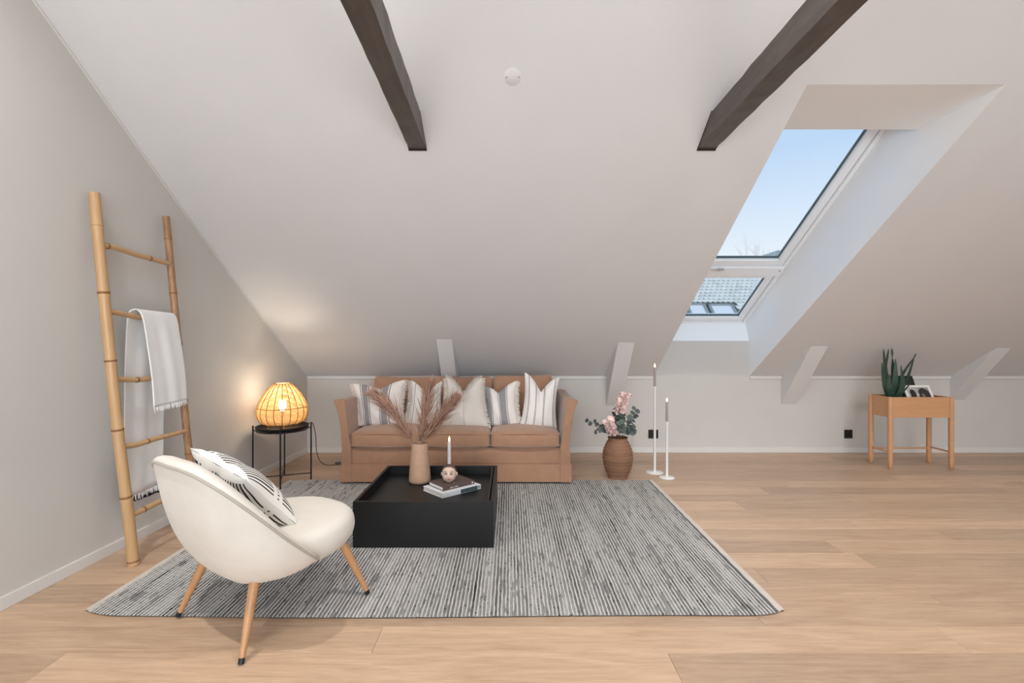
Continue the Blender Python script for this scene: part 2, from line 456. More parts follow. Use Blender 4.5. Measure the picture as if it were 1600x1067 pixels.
for nm, ya, yb in (('upper', YT+.08, 4.602), ('lower', 4.828, 5.41)):
    m = MB(); xa, xb = OX0+.098, OX1-.098; g = .010
    wbar(m, xa, xa+g, ya, yb, .045, .066); wbar(m, xb-g, xb, ya, yb, .045, .066); wbar(m, xa, xb, ya, ya+g, .045, .066); wbar(m, xa, xb, yb-g, yb, .045, .066)
    m.build('gasket', GASK, win, smooth=0)
gm = bpy.data.materials.new('window_glass'); gm.use_nodes = True; nt = gm.node_tree; nt.nodes.clear()
tr = nt.nodes.new('ShaderNodeBsdfTransparent'); gl = nt.nodes.new('ShaderNodeBsdfGlossy'); fr = nt.nodes.new('ShaderNodeFresnel')
mx = nt.nodes.new('ShaderNodeMixShader'); ou = nt.nodes.new('ShaderNodeOutputMaterial')
tr.inputs[0].default_value = (.96, .98, .98, 1); gl.inputs['Roughness'].default_value = .02; fr.inputs[0].default_value = 1.12
nt.links.new(fr.outputs[0], mx.inputs[0]); nt.links.new(tr.outputs[0], mx.inputs[1]); nt.links.new(gl.outputs[0], mx.inputs[2]); nt.links.new(mx.outputs[0], ou.inputs[0])
for ya, yb in ((YT+.03, 4.655), (4.775, 5.462)):
    m = MB(); m.add([wp(OX0+.08, ya, .06), wp(OX1-.08, ya, .06), wp(OX1-.08, yb, .06), wp(OX0+.08, yb, .06)], [(0, 1, 2, 3)])
    m.build('pane', gm, win, smooth=0)
m = MB(); hp = wp(2.02, 4.675, -.02)
m.box(hp, (.028, .012, .012)); m.tube([hp+Vector((0, 0, -.005)), hp+Vector((-.02, -.015, -.012)), hp+Vector((-.10, -.015, -.006))], [.008, .007, .006], 8)
m.build('handle', plain('brushed_steel', (190, 192, 192), .3, metal=.9), win, bevel=.003)
for xb in (2.60,):
    m = MB(); m.tube([wp(xb, 4.70, -.005), wp(xb, 4.70, -.02)], .006, 8); m.build('hinge_pin', plain('steel_pin', (150, 152, 152), .4, metal=.8), win)

# two exposed tie beams
for i, (pts, lab) in enumerate((
        (((-.61, -.507), -.025), 'dark brown timber tie beam over the coffee table, beside the round ceiling cover plate'),
        (((1.133, 1.239), .016), 'dark brown timber tie beam beside the skylight, underside catching blue daylight'))):
    (xa, xb), dr = pts
    ys = [2.99-.09*k for k in range(60)]; z0, z1 = 2.402, 2.532
    b = MB(); vs = []
    nr = random.Random(5+i)
    for k, yy in enumerate(ys):
        dx = dr*(yy-2.93); j = lambda s=.004: nr.uniform(-s, s)
        for (px_, pz_) in ((xa, z0), (xb, z0), (xb, z1), (xa, z1)):
            vs.append((px_+dx+j(.002), yy, pz_+j(.0025)))
    # the far end follows the slope
    fs = []
    for k in range(4):
        v = vs[k]; yy = YB-(v[2]-KN)/T + .03; vs[k] = (v[0], yy, v[2])
    for k in range(len(ys)-1):
        for q in range(4): fs.append((k*4+q, k*4+(q+1) % 4, k*4+4+(q+1) % 4, k*4+4+q))
    fs += [(0, 1, 2, 3), tuple(len(vs)-4+q for q in (3, 2, 1, 0))]
    b.add(vs, fs)
    root = thing('ceiling_beam', lab, 'beam', ((xa+xb)/2, 2.93, z0))
    b.build('timber', BEAMM, root, smooth=0, bevel=.004)
    # thin dark collar where the timber meets the slope
    m = MB(); e_ = .0035
    def onslope(x_, z_, off): 
        yy = YB-(z_-KN)/T; n_ = Vector((0, -T, -1)).normalized(); return Vector((x_, yy, z_))+n_*off
    q = [(xa-e_, z0-e_), (xb+e_, z0-e_), (xb+e_, z1+e_), (xa-e_, z1+e_)]
    m.hexa([onslope(*c_, -.01) for c_ in q]+[onslope(*c_, .006) for c_ in q])
    m.build('collar', plain('dark_collar', (34, 28, 26), .6), root, smooth=0)

# round blanking plate on the slope
n_ = Vector((0, -T, -1)).normalized(); pc = Vector((.014, 2.567, zc(2.567)))
R_ = n_.to_track_quat('Z', 'Y').to_matrix()
root = thing('ceiling_cover_plate', 'small round white cover plate with two screws on sloped ceiling', 'cover plate', pc)
m = MB(); m.lathe([(.046, 0), (.046, .002), (.044, .003)], n=32); m.v = [pc+R_@v for v in m.v]; m.build('plate', CEIL, root)
for sx in (-.033, .033):
    m = MB(); m.lathe([(.0035, .002), (.0035, .0042)], (sx, 0, 0), 10); m.v = [pc+R_@v for v in m.v]; m.build('screw', plain('screw_steel', (120, 112, 108), .5), root)

# frames of the rear windows added for fill, and recessed spotlights, behind and above the camera
for i, (a, c_) in enumerate(RW):
    fr_ = MB()
    for (xa, xb, y0, y1) in ((a, a+.06, RYA, RYB), (c_-.06, c_, RYA, RYB), (a, c_, RYA, RYA+.06), (a, c_, RYB-.06, RYB)):
        fr_.hexa([(xa, y0, zc(y0)), (xb, y0, zc(y0)), (xb, y1, zc(y1)), (xa, y1, zc(y1)), (xa, y0, zc(y0)+.12), (xb, y0, zc(y0)+.12), (xb, y1, zc(y1)+.12), (xa, y1, zc(y1)+.12)])
    struct(fr_.build('window_%d' % (i+2), WINW, smooth=0))
gw = MB()
for k in range(5): gw.span((GX0+k*1.08, YR-.06, GZ0), (GX0+k*1.08+.08, YR+.02, GZ1))
gw.span((GX0, YR-.06, GZ0), (GX1, YR+.02, GZ0+.06)); gw.span((GX0, YR-.06, GZ1-.06), (GX1, YR+.02, GZ1))
struct(gw.build('window_5', WINW, smooth=0))  # unseen window, added to hold the low fill light
SPOT = [(-1.7, 1.15, 16, .16), (.45, 1.5, 12, .16), (2.3, 1.5, 11, .16), (4.2, 1.5, 8, .16), (-.6, 1.6, 7, .85), (1.4, 1.6, 7, .85), (3.3, 1.6, 6, .85), (5.0, 1.6, 6, .85)]  # last four are added, aimed back to bounce light onto the lower slope
for (sx, sy, pw_, aim) in SPOT:
    p = Vector((sx, sy, zc(sy)-.012))
    root = thing('recessed_spotlight', 'small white recessed spotlight in the sloped ceiling', 'spotlight', p, 'recessed spotlights in the sloped ceiling')
    m = MB(); m.lathe([(.034, 0), (.048, .0), (.048, .03), (.034, .03)], p, 24, False, False); m.build('ring', TRIMW, root)
    m = MB(); m.lathe([(.033, .008), (.033, .016)], p, 24); m.build('lens', emit('spot_lens', (255, 236, 214), 4), root)
    o = area('spot_light', p-Vector((0, 0, .005)), p+Vector((0, aim, -1)), .09, 0, pw_*1.1, (1, .95, .90), 'DISK', 1.7 if aim < .5 else 1.3)

# ------------------------------------------------------------------ rug
RX0, RX1, RY0, RY1 = -1.965, 1.268, 2.19, 4.315
rug = thing('rug', 'large flat-woven rug with grey, charcoal and off-white yarn stripes', 'rug', ((RX0+RX1)/2, (RY0+RY1)/2, .0005))
def rug_y0(x): return RY0 + .010*math.sin(x*2.1) + .05*max(0, (abs(x+.35)-1.42)/.2)**2 * .9
m = MB(); m.grid(lambda u, v: Vector((lerp(RX0+.01, RX1-.01, u), lerp(rug_y0(lerp(RX0, RX1, u))+.006, RY1-.004, v), .0045)), 60, 2)
m.grid(lambda u, v: Vector((lerp(RX0+.01, RX1-.01, u), lerp(rug_y0(lerp(RX0, RX1, u))+.006, RY1-.004, v), .0008)), 60, 2)
m.build('backing', fabric('rug_backing', (96, 94, 92), 300, .2), rug, smooth=0)
rr = random.Random(3)
pitch = .0181; nper = int((RX1-RX0-.07)/pitch); seg = .0125
m = MB()
for i in range(nper):
    xw = RX0+.035+(i+.5)*pitch
    y0 = rug_y0(xw); n = int((RY1-y0)/seg)
    ph = rr.uniform(0, 50)
    # off-white yarn, wandering a little
    vs = []; cs = []; wob = [ .0022*(noise.noise(Vector((i*3.7, k*.16, 0)))+.6*noise.noise(Vector((i*9.1, k*.5, 4)))) for k in range(n+1)]
    for k in range(n+1):
        yy = y0+(RY1-y0)*k/n; hw = .0042+.0014*noise.noise(Vector((i*5.3, k*.35, 9)))
        t_ = .5+.5*noise.noise(Vector((i*.8, k*.05, 7))); dk = noise.noise(Vector((i*2.2, k*.11, 31)))
        g = .70+.14*t_ if dk < .38 else .42
        c_ = (g*1.0, g*.965, g*.905)
        h = .0088+.0012*math.sin(k*2.3+i)
        vs += [(xw+wob[k]-hw, yy, .004), (xw+wob[k], yy, h), (xw+wob[k]+hw, yy, .004)]; cs += [c_]*3
    fs = []
    for k in range(n):
        for q in (0, 1): fs.append((k*3+q, k*3+q+1, k*3+4+q, k*3+3+q))
    m.add(vs, fs, col=cs)
    # charcoal and grey yarn between, in short stitches
    xg = xw+pitch/2; vs = []; cs = []; fs = []
    tone = rr.uniform(.8, 1.2)
    for k in range(n):
        ya_, yb_ = y0+(RY1-y0)*k/n, y0+(RY1-y0)*(k+.72)/n
        d = noise.noise(Vector((i*.45, k*.022, 2.5))) + .7*noise.noise(Vector((i*1.9, k*.07, 11)))
        g = max(.03, min(.58, .30*tone - .20*d + rr.uniform(-.03, .03)))
        if rr.random() < .04: g *= .35
        hue = noise.noise(Vector((i*.2, k*.03, 40)))
        c_ = (g*(1.0+.05*hue), g, g*(1.0-.03*hue)); h = .0072+rr.uniform(0, .0022)+(.002 if g < .06 else 0)
        wk = (wob[k]+wob[k+1])*.4; hw = .0046+rr.uniform(0, .0008)
        b0 = len(vs)
        vs += [(xg+wk-hw, ya_, .0042), (xg+wk, ya_, h-.0015), (xg+wk+hw, ya_, .0042), (xg+wk-hw, yb_, .0042), (xg+wk, yb_, h), (xg+wk+hw, yb_, .0042)]
        cs += [c_]*6; fs += [(b0, b0+1, b0+4, b0+3), (b0+1, b0+2, b0+5, b0+4)]
    m.add(vs, fs, col=cs)
ym, nt, bb = base_mat('rug_yarn'); at = nt.nodes.new('ShaderNodeAttribute'); at.attribute_name = 'yarn'
nt.links.new(mixc(nt, math_n(nt, 'MULTIPLY', noise_n(nt, coords(nt), 600, 2), .3), at.outputs['Color'], (.02, .02, .02)), bb.inputs['Base Color'])
bb.inputs['Roughness'].default_value = .95; bb.inputs['Specular IOR Level'].default_value = .1
stuff(m.build('weave', ym, rug, smooth=0, col=True, recalc=False))
TAPE = fabric('rug_tape', (206, 196, 184), 300, .3)
for xa, xb in ((RX0, RX0+.036), (RX1-.036, RX1)):
    m = MB(); m.grid(lambda u, v: Vector((lerp(xa, xb, u), lerp(rug_y0(lerp(xa, xb, u))+.004, RY1, v), .002+.0065*math.sin(PI*(.08+.84*u))+.0008*math.sin(v*90))), 6, 60)
    m.build('edge_binding', TAPE, rug, smooth=180)

# ------------------------------------------------------------------ sofa
SX0, SX1, SYF = -1.46, .525, 4.215
sofa = thing('sofa', 'camel brown velvet three-seat sofa with flared arms and skirt', 'sofa', (-.47, 4.65, 0))
m = MB(); m.rbox((-.47, 4.69, .172), (.925, .455, .142), .02, 8); m.build('base', SOFAF, sofa, smooth=60)
m = MB(); m.rbox((-.47, 5.04, .52), (.95, .085, .27), .04, 8); m.build('back_frame', SOFAF, sofa, smooth=60)
# skirt: front panel and side panels with open corner pleats
def skirt_panel(xa, xb, y, z0=.022, z1=.172):
    m = MB()
    m.grid(lambda u, v: Vector((lerp(xa, xb, u), y-.014*(1-v)-.004+.0015*math.sin(u*19), lerp(z0, z1, v))), 40, 4)
    m.grid(lambda u, v: Vector((lerp(xa, xb, u), y-.014*(1-v)+.012+.0015*math.sin(u*19), lerp(z0, z1, v))), 40, 4)
    m.grid(lambda u, v: Vector((lerp(xa, xb, u), y-.004+.016*v, z1+.0005)), 40, 1)
    return m
skirt_panel(-1.376, .440, 4.222).build('skirt', SOFAF, sofa, smooth=60)
for sg, cx_ in ((-1, -1.418), (1, .483)):
    m = skirt_panel(cx_-.047, cx_+.047, 4.212); m.build('skirt', SOFAF, sofa, smooth=60)
m = MB(); m.tube([(-1.376, 4.226, .175), (.44, 4.226, .175)], .003, 6); m.build('seam', fabric('camel_seam', (160, 122, 98), 400), sofa)
# flared arms: section swept from front to back
for sg in (-1, 1):
    prof = [(.905, .03), (.995, .03), (.99, .17), (.985, .30), (.99, .45), (1.006, .57), (1.032, .67), (1.052, .715), (1.046, .728), (1.02, .735), (.985, .735), (.962, .727), (.955, .70), (.945, .60), (.93, .45), (.905, .31)]
    def arm_pt(k, t):
        px_, pz_ = prof[k % len(prof)]
        yy = lerp(4.208, 5.12, t)
        lean = .05*(1-t)**6*max(0, (pz_-.45)/.3)     # front leans back near the top
        z_ = pz_ - .012*max(0, (pz_-.6)/.13)*math.sin(t*PI*.9)
        return Vector((-.47+sg*px_, yy-lean*.3, z_))
    m = MB(); n = len(prof); ts = [0, .012, .05, .15, .3, .5, .7, .9, .99, 1]
    vs = []
    for ti, t in enumerate(ts):
        ctr = Vector((-.47+sg*.975, 0, .40)); sc = .965 if ti in (0, len(ts)-1) else 1
        for k in range(n):
            p = arm_pt(k, t); q = Vector((ctr.x, p.y, ctr.z)); vs.append(q+(p-q)*sc if sc < 1 else p)
    fs = [(j*n+k, j*n+(k+1) % n, (j+1)*n+(k+1) % n, (j+1)*n+k) for j in range(len(ts)-1) for k in range(n)]
    fs += [tuple(range(n)), tuple((len(ts)-1)*n+k for k in reversed(range(n)))]
    m.add(vs, fs); arm = m.build('arm', SOFAF, sofa, smooth=50)
    m = MB(); pts = [arm_pt(k, .012) for k in range(1, 12)]; m.tube(pts, .005, 6); m.build('piping', SOFAF, arm)
CW = (.432+1.382)/3
for i in range(3):
    cx_ = -1.382+CW*(i+.5)
    m = MB(); m.rbox((cx_, 4.50, .382), (CW/2-.003, .30, .068), .028, 12, (0, .012, .03)); sc_ = m.build('seat_cushion', SOFAF, sofa, smooth=80)
    m = MB()
    for zz in (.435, .335): m.tube(path([(cx_-CW/2+.006, 4.26, zz), (cx_-CW/2+.02, 4.207, zz), (cx_, 4.190, zz+(.004 if zz > .4 else -.004)), (cx_+CW/2-.02, 4.207, zz), (cx_+CW/2-.006, 4.26, zz)], 24), .0042, 6)
    m.build('piping', SOFAF, sc_)
    rot = Matrix.Rotation(-.2, 3, 'X')
    tilt = (0.02, 0, -.015)[i]
    ear = lambda a, p: p + Vector((0, 0, .018*max(0, a.z)*(a.x*a.x-.3)))
    m = MB(); m.rbox((cx_+(.012 if i == 0 else 0), 4.885, .655+(.012 if i == 2 else 0)), (CW/2-.004, .095, .215), .05, 12, (0, .05, .012), rot @ Matrix.Rotation(tilt, 3, 'Y'), ear)
    m.build('back_cushion', SOFAF, sofa, smooth=80)
for xx in (-1.40, .46):
    for yy in (4.38, 5.05):
        m = MB(); m.span((xx-.025, yy-.025, 0), (xx+.025, yy+.025, .032)); m.build('foot', BLACKW, sofa, smooth=0)

# ------------------------------------------------------------------ sofa pillows
def curve3(a, mid, b, u, sharp=1.25):
    """edge through a, mid (at u = .5), b"""
    t = u*2 if u < .5 else (1-u)*2; w = t**1.75
    base = Vector(a)*(1-u)+Vector(b)*u; off = Vector(mid)-(Vector(a)+Vector(b))/2
    return base+off*w
def pillow(name, label, mat, TL, DIP, TR, BR, BL, y, thick, fringe=(), lean=.16, group='scatter pillows on the sofa', frmat=None, crease=.5, wrap=None):
    """soft square pillow with a chopped top; corners are x, z in metres in its own upright plane, y its depth"""
    V = lambda p: Vector((p[0], 0, p[1]))
    TL, DIP, TR, BR, BL = map(V, (TL, DIP, TR, BR, BL))
    z0 = min(BL.z, BR.z)
    def rim(u, v):
        top = curve3(TL, DIP, TR, u); bot = BL*(1-u)+BR*u + Vector((0, 0, -.006*math.sin(PI*u)))
        inx = .022*math.sin(PI*v)
        lf = BL*(1-v)+TL*v + Vector((inx, 0, 0)); rt = BR*(1-v)+TR*v - Vector((inx, 0, 0))
        cor = (BL*(1-u)+BR*u)*(1-v)+(TL*(1-u)+TR*u)*v
        return bot*(1-v)+top*v+lf*(1-u)+rt*u-cor
    def th(u, v):
        a = max(0, 1-abs(2*u-1)**2.4); b = max(0, 1-abs(2*v-1)**2.6)
        t = (a*b)**.55
        cr = 1-crease*math.exp(-((u-.5)/.10)**2)*max(0, v-.35)/.65
        return thick*t*cr
    def at(u, v, s):
        p = rim(u, v); q = th(u, v)*s
        wr = .004*math.sin(u*17+v*9)*math.sin(v*7)*(1 if s > 0 else 0)
        return Vector((p.x, y - q + wr + lean*(p.z-z0), p.z))
    if wrap: at0 = at; at = lambda u, v, s: wrap(at0(u, v, s))
    root = thing(name, label, 'pillow', at(.5, 0, 0), group)
    m = MB(); m.grid(lambda u, v: at(u, v, 1), 36, 30); m.grid(lambda u, v: at(u, v, -1), 36, 30, flip=True)
    m.build('cover', mat, root, smooth=180, recalc=False)
    m = MB(); fr_ = random.Random(hash(label) % 1000 if False else len(label))
    for side in fringe:
        N = 60
        for k in range(N):
            t = (k+.5)/N
            if side == 'L': p = at(0, t, 0); d = Vector((-1, 0, 0))
            elif side == 'R': p = at(1, t, 0); d = Vector((1, 0, 0))
            elif side == 'T': p = at(t, 1, 0); d = Vector((0, 0, 1))
            for r_ in range(3):
                d2 = (d + Vector((fr_.uniform(-.35, .35), fr_.uniform(-.9, .2), fr_.uniform(-.4, .25)))).normalized()
                L_ = fr_.uniform(.024, .040)
                s_ = Vector((fr_.uniform(-.003, .003), fr_.uniform(-.003, .003), fr_.uniform(-.004, .004)))
                m.tube([p+s_-d*.003, p+s_+d2*L_*.5, p+s_+d2*L_+Vector((0, 0, -.004))], [.0022, .0024, .0012], 4)
    if fringe: stuff(m.build('fringe', frmat or FRINGE, root, smooth=60, recalc=False))
    return root
FRINGE = fabric('cream_fringe', (228, 219, 209), 300, .2)
CR = (229, 222, 216); DK = (42, 40, 43); GR = (116, 114, 118); WH = (240, 236, 232)
st1 = [(.225, .062, GR, .35), (.145, .008, DK, .3), (.162, .006, WH, 0), (.305, .009, DK, .3), (.288, .006, WH, 0),
       (.63, .085, GR, .35), (.535, .009, DK, .3), (.552, .006, WH, 0), (.735, .010, DK, .3), (.712, .008, WH, 0)]
pillow('fringed_pillow', 'cream pillow with two wide grey bands, leaning on the sofa arm beside the wicker lamp', striped('pillow_grey_bands', CR, st1),
       (-1.475, .838), (-1.215, .785), (-.985, .874), (-1.0, .455), (-1.39, .456), 4.50, .085, ('L', 'R'), crease=.35)
pillow('fringed_pillow', 'plain cream pillow with one thin dark stripe, partly hidden behind the pampas plumes', striped('pillow_thin_stripe', CR, [(.16, .007, DK, .3), (.90, .007, DK, .3)]),
       (-.945, .862), (-.782, .705), (-.645, .855), (-.62, .454), (-.985, .452), 4.57, .08, ('L',), crease=.55)
pillow('fringed_pillow', 'plain cream pillow with frayed edges and a fine centre line, middle of the sofa', striped('pillow_centre_line', (226, 218, 209), [(.5, .005, (120, 116, 114), .3)]),
       (-.598, .897), (-.432, .735), (-.262, .893), (-.20, .448), (-.622, .450), 4.47, .09, ('T', 'R', 'L'), crease=.6)
st4 = [(.13, .10, GR, .35), (.24, .009, DK, .3), (.222, .006, WH, 0), (.60, .10, GR, .35), (.475, .010, DK, .3), (.495, .008, WH, 0), (.725, .010, DK, .3), (.705, .008, WH, 0)]
pillow('fringed_pillow', 'small cream pillow with two wide grey bands, between plain cream and pinstriped pillows', striped('pillow_grey_bands_small', CR, st4),
       (-.262, .815), (-.112, .750), (.062, .862), (.09, .45), (-.235, .452), 4.53, .08, ('R', 'L'), crease=.45)
st5 = [(c_+s_*.013, .0058, (52, 52, 58), .1) for c_ in (.13, .35, .60, .90) for s_ in (-1, 1)]
pillow('striped_pillow', 'tall off-white pillow with paired thin dark pinstripes and pointed corners', striped('pillow_pinstripes', (232, 225, 221), st5),
       (.135, .944), (.288, .762), (.462, .897), (.432, .435), (.088, .45), 4.48, .085, crease=.5)

# ------------------------------------------------------------------ coffee table
TX0, TX1, TY0, TY1, TZ = -.940, -.098, 2.905, 3.75, .283
tb = thing('coffee_table', 'low square black wooden coffee table with recessed tray top', 'table', ((TX0+TX1)/2, (TY0+TY1)/2, .0095))
w_ = .02; z0 = .0095
for nm, a, c_ in (('front_panel', (TX0, TY0, z0), (TX1, TY0+w_, TZ)), ('back_panel', (TX0, TY1-w_, z0), (TX1, TY1, TZ)),
                  ('side_panel', (TX0, TY0+w_+.0005, z0), (TX0+w_, TY1-w_-.0005, TZ)), ('side_panel', (TX1-w_, TY0+w_+.0005, z0), (TX1, TY1-w_-.0005, TZ))):
    m = MB(); m.span(a, c_); m.build(nm, BLACKW, tb, smooth=0, bevel=.0015)
tray = MB(); tray.span((TX0+w_+.001, TY0+w_+.001, .20), (TX1-w_-.006, TY1-w_-.001, .22)); tray = tray.build('tray', BLACKW, tb, smooth=0, bevel=.001)
m = MB(); m.span((TX1-w_-.022, TY0+w_+.001, .2201), (TX1-w_-.008, TY1-w_-.001, TZ-.004)); m.build('tray_edge', BLACKW, tray, smooth=0, bevel=.0015)

# vase with pampas
VX, VY = -.655, 3.53
m = MB(); prof = [(.070, 0), (.077, .004), (.0785, .02), (.074, .09), (.066, .18), (.0585, .26), (.057, .278), (.055, .282), (.051, .280), (.050, .25), (.058, .12), (.062, .03), (0.002, .025)]
m.lathe(prof, (VX, VY, .2205), 40, True, False)
tag(m.build('vase', VASEB, smooth=60), 'tapered beige stoneware vase with rough surface on the coffee table', 'vase')
def plume(label, a, b, tip, fat, seed, bendy=.02):
    r_ = random.Random(seed); a, b, tip = map(Vector, (a, b, tip))
    root = thing('pampas_plume', label, 'dried grass', a, 'pampas plumes in the beige vase')
    ax = [a, b, vl(b, tip, .5)+Vector((0, 0, bendy)), tip]
    m = MB(); m.tube(path(ax[:3], 14), [.0028]*8+[.0022]*7, 6); m.build('stem', STEMM, root)
    m = MB(); N = 680
    for k in range(N):
        t = (k/N)**.9; p = crom(ax[1:], t); d = (crom(ax[1:], min(1, t+.03))-crom(ax[1:], max(0, t-.03))).normalized()
        an = r_.uniform(0, 2*PI); u = d.orthogonal().normalized(); w = d.cross(u)
        o = u*math.cos(an)+w*math.sin(an)
        wd = fat*math.sin(PI*min(1, .10+.88*t)**.8)**.6 + .008
        L = r_.uniform(.6, 1.2)*(.035+wd*1.25); op = r_.uniform(.2, 1.05)
        q1 = p+(d*.55+o*op)*L*.5; q2 = p+(d*1.0+o*op*.95)*L+Vector((0, 0, -.012*r_.random()))
        sd = d.cross(o).normalized()*r_.uniform(.0016, .0032)
        m.add([p-sd*.5, p+sd*.5, q1+sd, q1-sd, q2], [(0, 1, 2, 3), (3, 2, 4)])
        # side wisps
        for z_ in range(2):
            bq = vl(q1, q2, r_.random()); dd = (d*.6+o*.5+u*r_.uniform(-.6, .6)+w*r_.uniform(-.6, .6)).normalized()*r_.uniform(.008, .018)
            m.add([bq-sd*.45, bq+sd*.45, bq+dd], [(0, 1, 2)])
    stuff(m.build('plume', PAMP, root, smooth=0, recalc=False))
plume('dusty pink pampas plume arching over the banded pillow by the lamp', (-.665, 3.53, .255), (-.715, 3.51, .53), (-.975, 3.47, .868), .066, 1, .035)
plume('upright dusty pink pampas plume, tallest in the beige vase', (-.65, 3.54, .255), (-.64, 3.55, .53), (-.585, 3.56, .935), .066, 2, 0)
plume('dusty pink pampas plume leaning towards the lit candle on the face', (-.645, 3.52, .255), (-.625, 3.52, .53), (-.39, 3.50, .832), .062, 3, 0)

# books
def book(name, label, front, e1, e2, z0, th, cover, spinem=None):
    """front = near corner; e1 runs along the page edge, e2 along the spine"""
    f_, e1, e2 = Vector((*front, z0)), Vector((*e1, 0)), Vector((*e2, 0)); up = Vector((0, 0, 1))
    root = thing(name, label, 'book', f_+(e1+e2)/2, 'books on the coffee table')
    n1, n2 = e1.normalized(), e2.normalized(); c_ = .0028
    P = lambda a, b, z: f_+n1*a+n2*b+up*z
    L1, L2 = e1.length, e2.length
    slab = lambda a0, a1, b0, b1, za, zb: MB().hexa([P(a0, b0, za), P(a1, b0, za), P(a1, b1, za), P(a0, b1, za), P(a0, b0, zb), P(a1, b0, zb), P(a1, b1, zb), P(a0, b1, zb)])
    slab(0, L1, 0, L2, 0, c_).build('back_cover', cover, root, smooth=0, bevel=.0008)
    slab(0, L1, 0, L2, th-c_, th).build('front_cover', cover, root, smooth=0, bevel=.0008)
    sp_ = slab(0, c_, 0, L2, c_, th-c_).build('spine', spinem or cover, root, smooth=0)
    pg = MB(); n = 9
    for i in range(n):
        za, zb = lerp(c_, th-c_, i/n), lerp(c_, th-c_, (i+.9)/n)
        pg.hexa([P(c_, .004, za), P(L1-.005, .004, za), P(L1-.005, L2-.004, za), P(c_, L2-.004, za), P(c_, .004, zb), P(L1-.005, .004, zb), P(L1-.005, L2-.004, zb), P(c_, L2-.004, zb)])
    pg.build('pages', PAPER, root, smooth=0)
    return root, P, sp_
PAPER = plain('paper', (232, 228, 222), .9, .03, 80)
SPN = plain('pale_book_cover', (222, 222, 224), .45, .02)
b1, P1_, s1 = book('book', 'thick pale hardback with dark teal picture on its spine, underneath the brown book', (-.438, 3.156), (-.158, .168), (.236, .208), .2205, .031, SPN)
TEAL = plain('teal_print', (66, 84, 88), .5, .6, 60); 
m = MB(); L2 = .3146
m.hexa([P1_(-.0004, .145, .002), P1_(.002, .145, .002), P1_(.002, .285, .002), P1_(-.0004, .285, .002), P1_(-.0004, .145, .029), P1_(.002, .145, .029), P1_(.002, .285, .029), P1_(-.0004, .285, .029)])
m.build('spine_picture', TEAL, s1, smooth=0)
m = MB()
for q in (.29, .300):
    m.hexa([P1_(-.0006, q, .006), P1_(.002, q, .006), P1_(.002, q+.005, .006), P1_(-.0006, q+.005, .006), P1_(-.0006, q, .026), P1_(.002, q, .026), P1_(.002, q+.005, .026), P1_(-.0006, q+.005, .026)])
m.build('spine_mark', TEAL, s1, smooth=0)
BRN = plain('brown_book_cloth', (88, 70, 66), .75, .05, 60, .1, 300)
b2, P2_, s2 = book('book', 'thin brown cloth hardback with small white spine lettering under the face candle holder', (-.442, 3.208), (-.118, .138), (.194, .165), .2517, .025, BRN)
LET = plain('white_lettering', (226, 218, 212), .7)
m = MB(); lr = random.Random(4); q = .055
for k in range(9):
    hh = lr.choice((.008, .008, .012)); ww = lr.uniform(.0045, .006)
    if k in (4,): q += .006; continue
    for (qa, qb, za, zb) in ((q, q+.0014, .008, .008+hh), (q, q+ww, .008, .0094), (q+ww-.0014, q+ww, .008, .0155)):
        m.hexa([P2_(-.0004, qa, za), P2_(.001, qa, za), P2_(.001, qb, za), P2_(-.0004, qb, za), P2_(-.0004, qa, zb), P2_(.001, qa, zb), P2_(.001, qb, zb), P2_(-.0004, qb, zb)])
    q += ww+.0028
m.build('spine_lettering', LET, s2, smooth=0)
m = MB(); m.tube([P2_(-.0005, .238, .013), P2_(.001, .238, .013)], .0062, 14); m.build('spine_emblem', LET, s2)
m = MB(); m.lathe([(.0045, .0), (.0045, .0006)], P2_(.045, .115, .025), 12); m.build('cover_dot', LET, b2)

# face candle holder
FX, FY, FZ = -.418, 3.345, .2772
head = thing('face_candle_holder', 'small ceramic smiling baby face candle holder standing on the brown book', 'candle holder', (FX, FY, FZ))
SKIN = plain('painted_ceramic_skin', (214, 184, 164), .4, .04, 30); HAIRM = plain('painted_brown_hair', (84, 64, 54), .5, .1, 120, .2, 300)
LIPM = plain('painted_lips', (150, 72, 64), .4); EYEM = plain('painted_eye_line', (60, 42, 36), .4); TOOTH = plain('painted_teeth', (240, 234, 228), .35)
def skull(d, p):
    f_ = max(0, -d.y)
    g = lambda x, z, s, a: a*math.exp(-(((d.x-x)/s)**2+((d.z-z)/s)**2))*(f_ > 0)
    k = 1+ g(0, -.12, .12, .11) + g(.45, -.40, .34, .13)+g(-.45, -.40, .34, .13) - g(.36, .10, .17, .05)-g(-.36, .10, .17, .05) + g(0, -.82, .25, .06) - g(0, -.45, .18, .02)
    q = Vector((p.x, p.y, p.z))*k
    if d.z < -.55: q.z = max(q.z, -.058)
    return q
hc = Vector((FX, FY, FZ+.058)); rad = (.050, .052, .063)
m = MB(); m.ball(hc, rad, 40, 28, skull); m.build('face', SKIN, head, smooth=180)
m = MB()
def hair(d, p):
    line = .62 if d.y < 0 else -.35
    line = lerp(-.3, .74, max(0, min(1, (-d.y+.25)/.9)))
    return p*(1.045 if d.z > line else .93)
m.ball(hc, rad, 40, 28, hair); m.build('hair', HAIRM, head, smooth=180)
